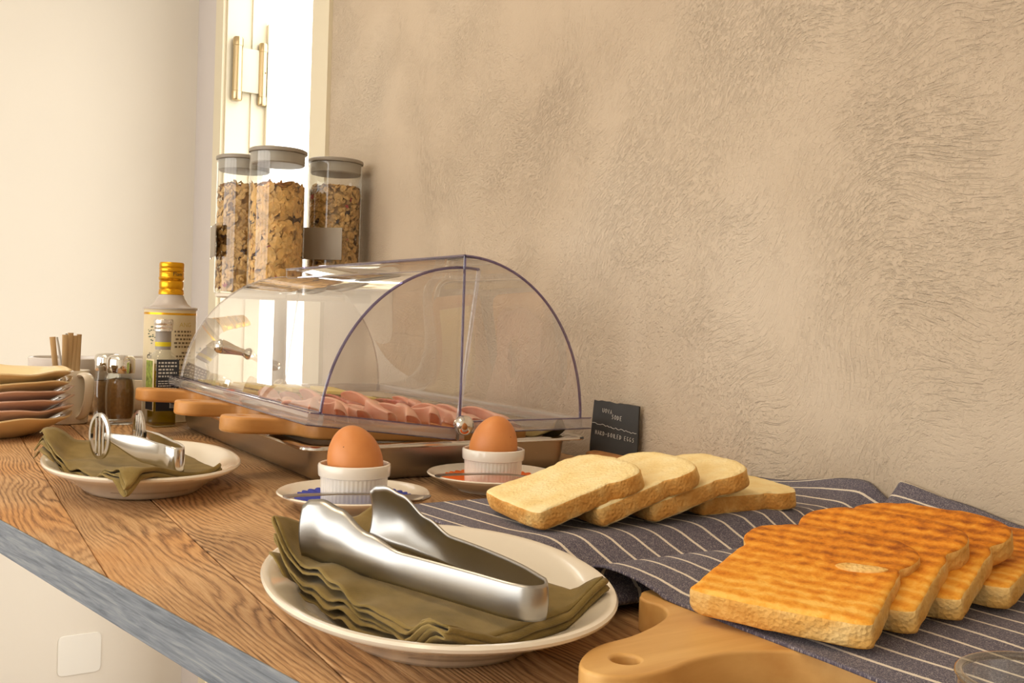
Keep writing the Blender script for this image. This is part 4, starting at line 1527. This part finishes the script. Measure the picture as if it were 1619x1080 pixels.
# ------------------------------------------------------------------ glass bowl at the corner of the frame
gb = thing('glass_bowl', 'clear thick-rimmed glass bowl on the striped towel at the photo edge', 'bowl', (683, -2, 21.8))
m = MB()
m.lathe([(0, 0), (17, 0), (20, 1.2), (25, 9), (27.5, 18), (28.4, 25)], 56, cap0=False, cap1=False)
m.build('wall', GLASS, gb)
m = MB()
m.lathe([(0, 3), (15, 3), (18, 4), (22.5, 10), (25, 18), (26, 25)], 56, cap0=False, cap1=False)
m.build('inner_wall', GLASS, gb)
m = MB()
m.tube([(27.2 * math.cos(2 * PI * k / 56), 27.2 * math.sin(2 * PI * k / 56), 25.6) for k in range(56)], 1.5, 10, closed=True)
m.build('rim', GLASSRIM, gb)
# ------------------------------------------------------------------ stacked plates and forks
PC = (-503, -226)
PPROF = [(0, 1.2), (50, 1.2), (52, 0), (56, 0), (58, 1.4), (66, 3.5), (80, 11), (94, 19), (101.5, 23.2), (103.5, 24.8), (103, 26.4), (101, 26.4), (94, 22.6), (80, 14.6), (66, 7), (56, 4.6), (0, 4.2)]
tops = {'cream': 'butter yellow', 'pink': 'dusty pink'}
order = [('cream', 'lowest of the stack'), ('pink', 'second from the bottom of the stack'), ('pink', 'third from the bottom of the stack'), ('pink', 'third from the top of the stack'), ('cream', 'just under the topmost'), ('cream', 'topmost of the stack')]
SP = 10.8
def fork():
    m = MB()
    az = math.radians(57)
    def surf(r):
        return lerp_table([(0, 5.2), (56, 5.8), (66, 8.2), (80, 15.6), (94, 23.6), (103, 27.6), (140, 44)], r)
    def strip(w, r0, r1, off, n):
        rs = []
        for k in range(n + 1):
            r = r0 + (r1 - r0) * k / n
            ww = w(k / n)
            z = surf(r) + 0.5
            rs.append([(r, off - ww, z), (r, off + ww, z), (r, off + ww, z + 1.1), (r, off - ww, z + 1.1)])
        m.rings(rs, True, 0, True, True)
    strip(lambda t: lerp_table([(0, 9.5), (0.35, 8.5), (0.6, 3), (1, 3.2)], t), 44, 99, 0, 12)
    for off in (-8, -2.7, 2.7, 8):
        strip(lambda t: 1.5 - 0.6 * (1 - t), 8, 45, off, 6)
    m.v = [(p[0] * math.cos(az) - p[1] * math.sin(az), p[0] * math.sin(az) + p[1] * math.cos(az), p[2]) for p in m.v]
    return m
fk = None
for i, (kind, pos) in enumerate(order):
    r = random.Random(20 + i)
    p1, p2 = r.uniform(0, 6), r.uniform(0, 6)
    m = MB()
    def mod(rr, z, a):
        return rr * (1 + (0.012 * math.sin(5 * a + p1) + 0.008 * math.sin(9 * a + p2)) * (rr / 103) ** 3)
    m.lathe(PPROF, 96, cap0=False, cap1=False, mod=mod)
    m.v = [(x, y, z + (1.5 * math.sin(6 * math.atan2(y, x) + p1) + 0.6 * math.sin(11 * math.atan2(y, x) + p2)) * (math.hypot(x, y) / 103) ** 4) for x, y, z in m.v]
    o = m.build('side_plate', CREAMPLATE if kind == 'cream' else PINKPLATE, None, (PC[0], PC[1], 0.3 + i * SP))
    tag(o, '%s wavy-rimmed side plate, %s' % (tops[kind], pos), 'plate', 'stacked side plates')
    if i < 5:
        if fk is None:
            o = fk = fork().build('fork', POLISHED, None, (PC[0], PC[1], 0.6 + i * SP))
        else:
            o = fk.copy(); C.objects.link(o); o.location.z = (0.6 + i * SP) * S
        o.rotation_euler = (0, 0, [0, 0.06, -0.05, 0.03, -0.02][i])
        tag(o, 'steel fork tucked between the stacked side plates, ' + ['lowest one', 'second from the bottom', 'middle one', 'second from the top', 'topmost one'][i], 'fork', 'forks between the plates')

# ------------------------------------------------------------------ cream jug with sugar sticks
jg = thing('jug', 'cream ceramic jug with a broad handle holding sugar sticks', 'jug', (-604, -112, 0.3))
m = MB()
m.lathe([(0, 1), (20, 1), (22, 0), (24, 1.4), (25.5, 12), (25.8, 40), (25.6, 60), (26.4, 71), (26, 73), (24.6, 73), (23.6, 71), (22.8, 58), (22.6, 12), (20, 5), (0, 4)], 48, cap0=False, cap1=False)
m.build('body', CERAMIC, jg)
m = MB()
hp = catmull([(22, 0, 66), (33, 0, 68), (41, 0, 62), (42, 0, 46), (38, 0, 28), (31, 0, 14), (22, 0, 9)], 5)
rs = []
for k, p in enumerate(hp):
    a = hp[max(k - 1, 0)]; b = hp[min(k + 1, len(hp) - 1)]
    t = (b - a).normalized(); nn = Vector((0, 1, 0)).cross(t)
    rs.append([p + Vector((0, 7.5 * math.cos(q), 0)) + nn * 3.4 * math.sin(q) for q in [2 * PI * j / 12 for j in range(12)]])
m.rings(rs, True, 0, True, True)
ca = math.radians(28)
m.v = [(p[0] * math.cos(ca) - p[1] * math.sin(ca), p[0] * math.sin(ca) + p[1] * math.cos(ca), p[2]) for p in m.v]
m.build('handle', CERAMIC, jg)
sticks = [(-9, -12, -0.10, -0.17, 0), (-6, -7, -0.02, -0.13, 0), (-3, -2, 0.0, -0.07, 0), (1, 4, 0.02, -0.01, 0), (4, 10, 0.05, 0.03, 0), (6, -3, 0.10, 0.15, 1), (2, 1, 0.05, 0.24, 1)]
sl_me = {}
for i, (dx, dy, tx, ty, g) in enumerate(sticks):
    if g not in sl_me:
        m = MB()
        rs = []
        for k in range(9):
            z = 112 * k / 8
            w, t = (3.6, 1.6) if 0 < k < 8 else (3.8, 0.4)
            if g: w, t = w * 0.55, t * 0.9
            rs.append([(w * math.cos(q), t * math.sin(q), z) for q in [2 * PI * j / 12 for j in range(12)]])
        m.rings(rs, True, 0, True, True)
        o = m.build('sugar_stick', STICKGREY if g else PAPERSTICK)
        sl_me[g] = o
    else:
        o = sl_me[g].copy(); C.objects.link(o)
    o.location = ((-604 + dx * 0.8) * S, (-112 + dy * 0.8) * S, (8.5 + (i % 3) * 2) * S)
    o.rotation_euler = (-ty, tx, math.radians(80 + i * 9))
    tag(o, ('thin silver sugar stick' if g else 'kraft paper sugar stick') + ' standing in the jug, ' + ['leftmost', 'second from the left', 'middle of the kraft ones', 'second kraft one from the right', 'rightmost kraft one', 'leaning farthest right', 'crossing in front of the kraft ones'][i], 'sugar stick', 'sugar sticks')

# ------------------------------------------------------------------ bowls
def bowl(x, y, z, mat, label):
    m = MB()
    m.lathe([(0, 1.2), (30, 1.2), (32, 0), (35, 0.6), (43, 7), (50, 18), (54, 30), (55.5, 34), (56.5, 36), (57, 48), (57.3, 50.5), (56.2, 51.6), (55, 51), (54.4, 48), (52, 30), (44, 13), (34, 6), (0, 5)], 64, cap0=False, cap1=False)
    o = m.build('bowl', mat, None, (x, y, z))
    tag(o, label, 'bowl', 'stacked breakfast bowls')
bowl(-738, -92, 0.3, BOWLCREAM, 'cream bowl, lower of the stack behind the sugar jug')
bowl(-738, -92, 33.0, BOWLGREY, 'pale grey bowl, upper of the stack behind the sugar jug')
bowl(-752, 32, 0.3, BOWLCREAM, 'cream bowl, lower of the stack behind the oil bottle')
bowl(-752, 32, 33.0, BOWLGREY, 'pale grey bowl, upper of the stack behind the oil bottle')

# ------------------------------------------------------------------ spice shakers
def shaker(x, y, label, fill):
    t = thing('spice_shaker', label, 'shaker', (x, y, 0.3), group='spice shakers')
    def facet(r, z, a):
        f = 1.0 - 0.035 * abs(math.sin(4 * a)) if 8 < z < 58 else 1.0
        return r * f
    m = MB()
    m.lathe([(0, 0), (19, 0), (21.5, 2), (22, 7), (21, 11), (22.5, 20), (22.8, 48), (21, 58), (19.5, 62), (19.5, 72)], 48, cap0=False, cap1=False, mod=facet)
    m.build('glass', GLASS, t)
    t.scale = (0.87, 0.87, 1)
    m = MB()
    m.lathe([(0, 8), (17, 8), (18.5, 11), (19.6, 22), (19.8, 46), (18.4, 56), (17, fill - 1.5), (10, fill), (0, fill + 0.5)], 40, cap0=False, cap1=False)
    m.build('ground_spice', SPICE, t)
    m = MB()
    m.lathe([(0, 95.5), (10, 95.3), (17, 94), (20, 91.5), (21.2, 88), (21.4, 72), (20.8, 70.5), (19.4, 70.5)], 48, cap0=False, cap1=False)
    m.build('cap', CHROME, t)
shaker(-580, -50, 'glass shaker of brown ground spice with chrome cap, nearer of two', 63)
shaker(-636, -57, 'glass spice shaker with chrome cap half hidden behind its twin', 50)

# ------------------------------------------------------------------ printed dashes standing for text too fine to read
def dash_lines(rows, thick=0.25):
    """rows: (x0, x1, y, h); broken into word-long dashes, local x/y plane, z up"""
    m = MB()
    r = random.Random(3)
    for x0, x1, y, h in rows:
        x = x0
        while x < x1 - 0.8:
            w = min(r.uniform(1.6, 4.6), x1 - x)
            m.box(x, x + w, y, y + h, 0, thick)
            x += w + h * 0.7
    return m

# ------------------------------------------------------------------ small oil bottle
ob = thing('oil_bottle', 'small square clear glass bottle of olive oil with black label', 'bottle', (-540, -4, 0.3), (0, 0, math.radians(9)))
def sq(r, z, n=5.0):
    return superell(r, r, n, z, 48)
m = MB()
m.rings([sq(14, 0), sq(16.5, 0.8), sq(17, 4), sq(17, 88), sq(16.4, 93), sq(14, 98, 3.5), sq(10.5, 102, 2.4), sq(9.6, 106, 2), sq(9.6, 136, 2)], True, 0, True, False)
m.build('glass', GLASS, ob)
m = MB()
m.rings([sq(13, 1.6), sq(15.4, 2.4), sq(15.8, 5), sq(15.8, 84), sq(15, 86)], True, 0, True, True)
m.build('oil', OIL, ob)
m = MB()
m.lathe([(10.1, 105), (10.3, 112), (10.3, 129), (10.9, 131)], 40, cap0=False, cap1=False); m.build('capsule', GREYCAPSULE, ob)
m = MB()
m.lathe([(10.45, 109.5), (10.5, 115.5)], 40, cap0=False, cap1=False); m.build('capsule_band', YELLOWBAND, ob)
m = MB()
m.lathe([(10.6, 130), (12.2, 130.4), (12.2, 133), (11.7, 133.6), (12.2, 134.4), (12.2, 138), (11.8, 138.6), (12.3, 139.4), (12.3, 144.6), (11.4, 146.6), (0, 147)], 60, cap0=False, cap1=False, mod=lambda r, z, a: r + (0.18 * math.cos(a * 40) if z > 139 else 0))
m.build('screw_cap', ALU, ob)
m = MB()
m.box(17.1, 17.5, -15, 16, 22, 92, b=0.15); lb = m.build('label_front', BLACKLABEL, ob)
rows = [(-12.5, 13, 86.5 - 4.6 * k, 2.2) for k in range(5)]; rows[2] = (-12.5, 8, 77.3, 2.2); rows[4] = (-12.5, 2, 68.1, 2.2)
rows += [(-12.5, 13 - (k % 3) * 4, 62 - 3.2 * k, 1.3) for k in range(5)]
m = dash_lines(rows); m.v = [(17.5 + p[2], p[0], p[1]) for p in m.v]
o = m.build('label_print', TEXTWHITE, lb, smooth=False); o['kind'] = 'stuff'
m = MB(); m.box(17.5, 17.7, 4, 14.5, 26, 42); m.build('barcode_patch', TEXTWHITE, lb, smooth=False)
m = MB()
for k in range(9):
    m.box(17.7, 17.8, 5, 13.5, 27 + k * 1.6, 27.8 + k * 1.6)
o = m.build('barcode_bars', INK, lb, smooth=False); o['kind'] = 'stuff'
m = MB(); m.box(-14, 14.6, -17.5, -17.1, 22, 92, b=0.15); l2 = m.build('label_side', TINLABEL, ob)
m = MB(); m.box(-12, 10, -17.8, -17.5, 50, 90); m.build('leaf_picture', GREENPRINT, l2, smooth=False)
m = MB(); m.box(-12, 12, -17.8, -17.5, 23, 44); m.build('dark_panel', BLACKLABEL, l2, smooth=False)

# ------------------------------------------------------------------ olive oil tin
TR = 36.0
tn = thing('oil_tin', 'tall round cream olive oil tin with gold screw cap', 'tin', (-608, 21, 0.3))
m = MB()
m.lathe([(0, 1), (35, 1), (36.4, 0), (36.8, 1.4), (36, 3), (36, 159), (36.6, 160.6)], 64, cap0=False, cap1=False)
m.build('body', TINLABEL, tn)
m = MB()
m.lathe([(36.2, 160), (37.6, 160.2), (37.8, 162.4), (36.6, 163.4), (29, 164), (23, 169), (18.5, 177), (16.8, 182)], 64, cap0=False, cap1=False)
m.build('shoulder', TINGREY, tn)
m = MB()
m.lathe([(16.8, 181), (17.6, 182), (17, 188), (16, 189.5), (16.6, 191), (16.8, 199), (15.8, 201), (17.2, 202.5), (17.6, 206), (16.8, 207), (17, 213), (16.6, 213.6), (17, 214.2), (17, 219), (16.6, 219.6), (17, 220.2), (17, 226), (16, 227.8), (0, 228.2)], 64, cap0=False, cap1=False,
        mod=lambda r, z, a: r + (0.35 * math.sin(a * 22 + z * 0.9) if 191.5 < z < 198.5 else 0))
m.build('screw_cap', GOLD, tn)
m = MB(); m.lathe([(36.15, 152.5), (36.15, 155.5)], 64, cap0=False, cap1=False); m.build('gold_line', GOLD, tn)
def wrap(mesh_v, R, az0, z0):
    return [((R + p[2]) * math.cos(az0 + p[0] / R), (R + p[2]) * math.sin(az0 + p[0] / R), z0 + p[1]) for p in mesh_v]
AZC = math.atan2(-327 - 21, 858 + 608)
def wrap_text(body, size, R, az, z, mat, name, parent):
    me = text_mesh(body, size)
    for v in me.vertices:
        p = (v.co.x / S, v.co.y / S, v.co.z / S)
        a = az + p[0] / R
        v.co = ((R + 0.2 + p[2]) * math.cos(a) * S, (R + 0.2 + p[2]) * math.sin(a) * S, (z + p[1]) * S)
    me.materials.append(mat)
    return link(name, me, parent)
wrap_text('ANG', 9, TR, AZC + 0.62, 136, TEXTGOLD, 'gold_lettering', tn)
wrap_text('di', 13, TR, AZC - 0.85, 90, INK, 'script_lettering', tn)
wrap_text('Flam', 8, 17.0, AZC + 0.55, 208.5, INK, 'cap_lettering', tn)
rows = [(-13 + (k % 3), 14, 128 - 5.4 * k, 2.6) for k in range(5)] + [(-2, 14, 98, 2.4), (-10, 14, 93, 2.4), (-9, 14, 88.4, 2.4), (-12, 14, 81, 2.4)] + [(-12 + (k % 2), 13, 74 - 4.3 * k, 1.5) for k in range(9)]
m = dash_lines(rows)
m.v = wrap(m.v, TR + 0.15, AZC + 0.52, 0)
o = m.build('small_print', TEXTBROWN, tn, smooth=False); o['kind'] = 'stuff'
m = MB()
rt_ = random.Random(8)
for k in range(34):
    a = rt_.uniform(-14, 12); z = rt_.uniform(108, 140); 
    if (a / 15) ** 2 + ((z - 126) / 15) ** 2 > 1: continue
    w = rt_.uniform(1.4, 3.2)
    m.add([(a - w, z, 0.1), (a, z - w * 0.45, 0.2), (a + w, z + 0.6, 0.1), (a, z + w * 0.5, 0.25)], [(0, 1, 2, 3)])
m.v = wrap(m.v, TR + 0.15, AZC - 0.62, 0)
o = m.build('olive_branch_picture', OLIVEPRINT, tn, smooth=False); o['kind'] = 'stuff'

# ------------------------------------------------------------------ cereal jars on a riser
rz = thing('jar_stand', 'round grey carousel stand carrying the three cereal jars behind the cover', 'stand', (-842, 266, 0.3))
m = MB(); m.lathe([(0, 184), (108, 184), (112, 186), (112, 190), (108, 192), (0, 192)], 56, cap0=False, cap1=False); m.build('shelf', RISER, rz)
m = MB(); m.lathe([(14, 8), (12, 14), (11, 184)], 28, cap0=False, cap1=False); m.build('post', LIDGREY, rz)
m = MB(); m.lathe([(0, 0), (84, 0), (86, 2), (84, 6), (20, 10), (0, 10)], 48, cap0=False, cap1=False); m.build('base', RISER, rz)
def flakes(n, R, z0, z1, size, thick, seed, inner, bumpy):
    r = random.Random(seed)
    m = MB()
    for k in range(n):
        a = r.uniform(0, 2 * PI)
        top = r.random() < 0.16
        if top:
            rr = R * math.sqrt(r.random()) * 0.92; z = z1 + r.uniform(-3, 5)
        else:
            rr = R - r.uniform(1.0, 5.0); z = r.uniform(z0 + 3, z1)
        s = size * r.uniform(0.6, 1.15)
        nrm = Vector((math.cos(a), math.sin(a), 0)) if not top else Vector((0, 0, 1))
        nrm = (nrm + Vector((r.uniform(-1, 1), r.uniform(-1, 1), r.uniform(-1, 1))) * bumpy).normalized()
        t1 = nrm.orthogonal().normalized(); t2 = nrm.cross(t1)
        c = Vector((rr * math.cos(a), rr * math.sin(a), z))
        asp = r.uniform(0.6, 1.0)
        curl = r.uniform(-0.5, 0.6)
        ring = []
        for j in range(8):
            q = 2 * PI * j / 8
            e = s * (1 + r.uniform(-0.18, 0.18))
            u, v = e * math.cos(q), e * asp * math.sin(q)
            p = c + t1 * u + t2 * v + nrm * (curl * (u * u - 0.4 * v * v) / s)
            h = math.hypot(p.x, p.y)
            if h > R - 0.2:
                p.x *= (R - 0.2) / h; p.y *= (R - 0.2) / h
            ring.append(p)
        cc = c + nrm * thick
        m.add([cc] + ring, [(0, j + 1, (j + 1) % 8 + 1) for j in range(8)], 1 if r.random() < 0.012 else (2 if r.random() < 0.008 else 0))
    m.lathe([(0, z0), (R - inner, z0), (R - inner, z1 - 2), (0, z1 - 1)], 32, cap0=False, cap1=False)
    return m
def cereal_jar(x, y, fill, fm, size, seed, label, plate_az, n):
    t = thing('cereal_jar', label, 'jar', (x, y, 192.6), group='cereal jars')
    R = 47.0
    m = MB()
    m.lathe([(0, 0), (44, 0), (46.5, 1.5), (R, 5), (R, 230), (46.6, 237)], 56, cap0=False, cap1=False)
    m.build('glass', GLASS, t)
    m = MB()
    m.lathe([(0, 245), (46, 245), (48.6, 243.6), (49.2, 241), (48.6, 238.4), (45.4, 237.6), (0, 237.6)], 56, cap0=False, cap1=False); m.build('lid', LIDGREY, t)
    m = MB()
    m.lathe([(0, 237.6), (44.4, 237.6), (44.8, 234), (44.4, 229), (44.9, 226), (44.4, 224), (44.8, 221), (43, 219), (0, 219)], 56, cap0=False, cap1=False); m.build('seal', SEAL, t)
    m = flakes(n, 45.6, 4, fill, size, 0.8, seed, 11, 0.62)
    o = m.build('cereal', [fm, RAISIN, BERRY], t, smooth=False); o['kind'] = 'stuff'
    if plate_az is None:
        return
    a = math.radians(plate_az)
    m = MB()
    m.box(49.5, 50.9, -40, 40, 64, 120, b=0.5)
    m.v = [(p[0] * math.cos(a) - p[1] * math.sin(a), p[0] * math.sin(a) + p[1] * math.cos(a), p[2]) for p in m.v]
    m.build('label_plate', PLATEGREY, t)
    m = MB()
    m.tube([(49.2, -41.5, 62), (49.2, -41.5, 122)], 2.2, 10)
    m.v = [(p[0] * math.cos(a) - p[1] * math.sin(a), p[0] * math.sin(a) + p[1] * math.cos(a), p[2]) for p in m.v]
    m.build('plate_clip', CHROME, t)
cereal_jar(-784, 234, 178, FLAKE, 12.5, 1, 'tall glass jar of corn flakes with grey lid in front', None, 900)
cereal_jar(-817, 352, 192, OAT, 6.0, 2, 'glass jar of rolled oat muesli next to the plaster wall', -48, 1900)
cereal_jar(-908, 214, 190, OAT, 8.0, 3, 'cereal jar half hidden behind the corn flakes jar', -100, 900)
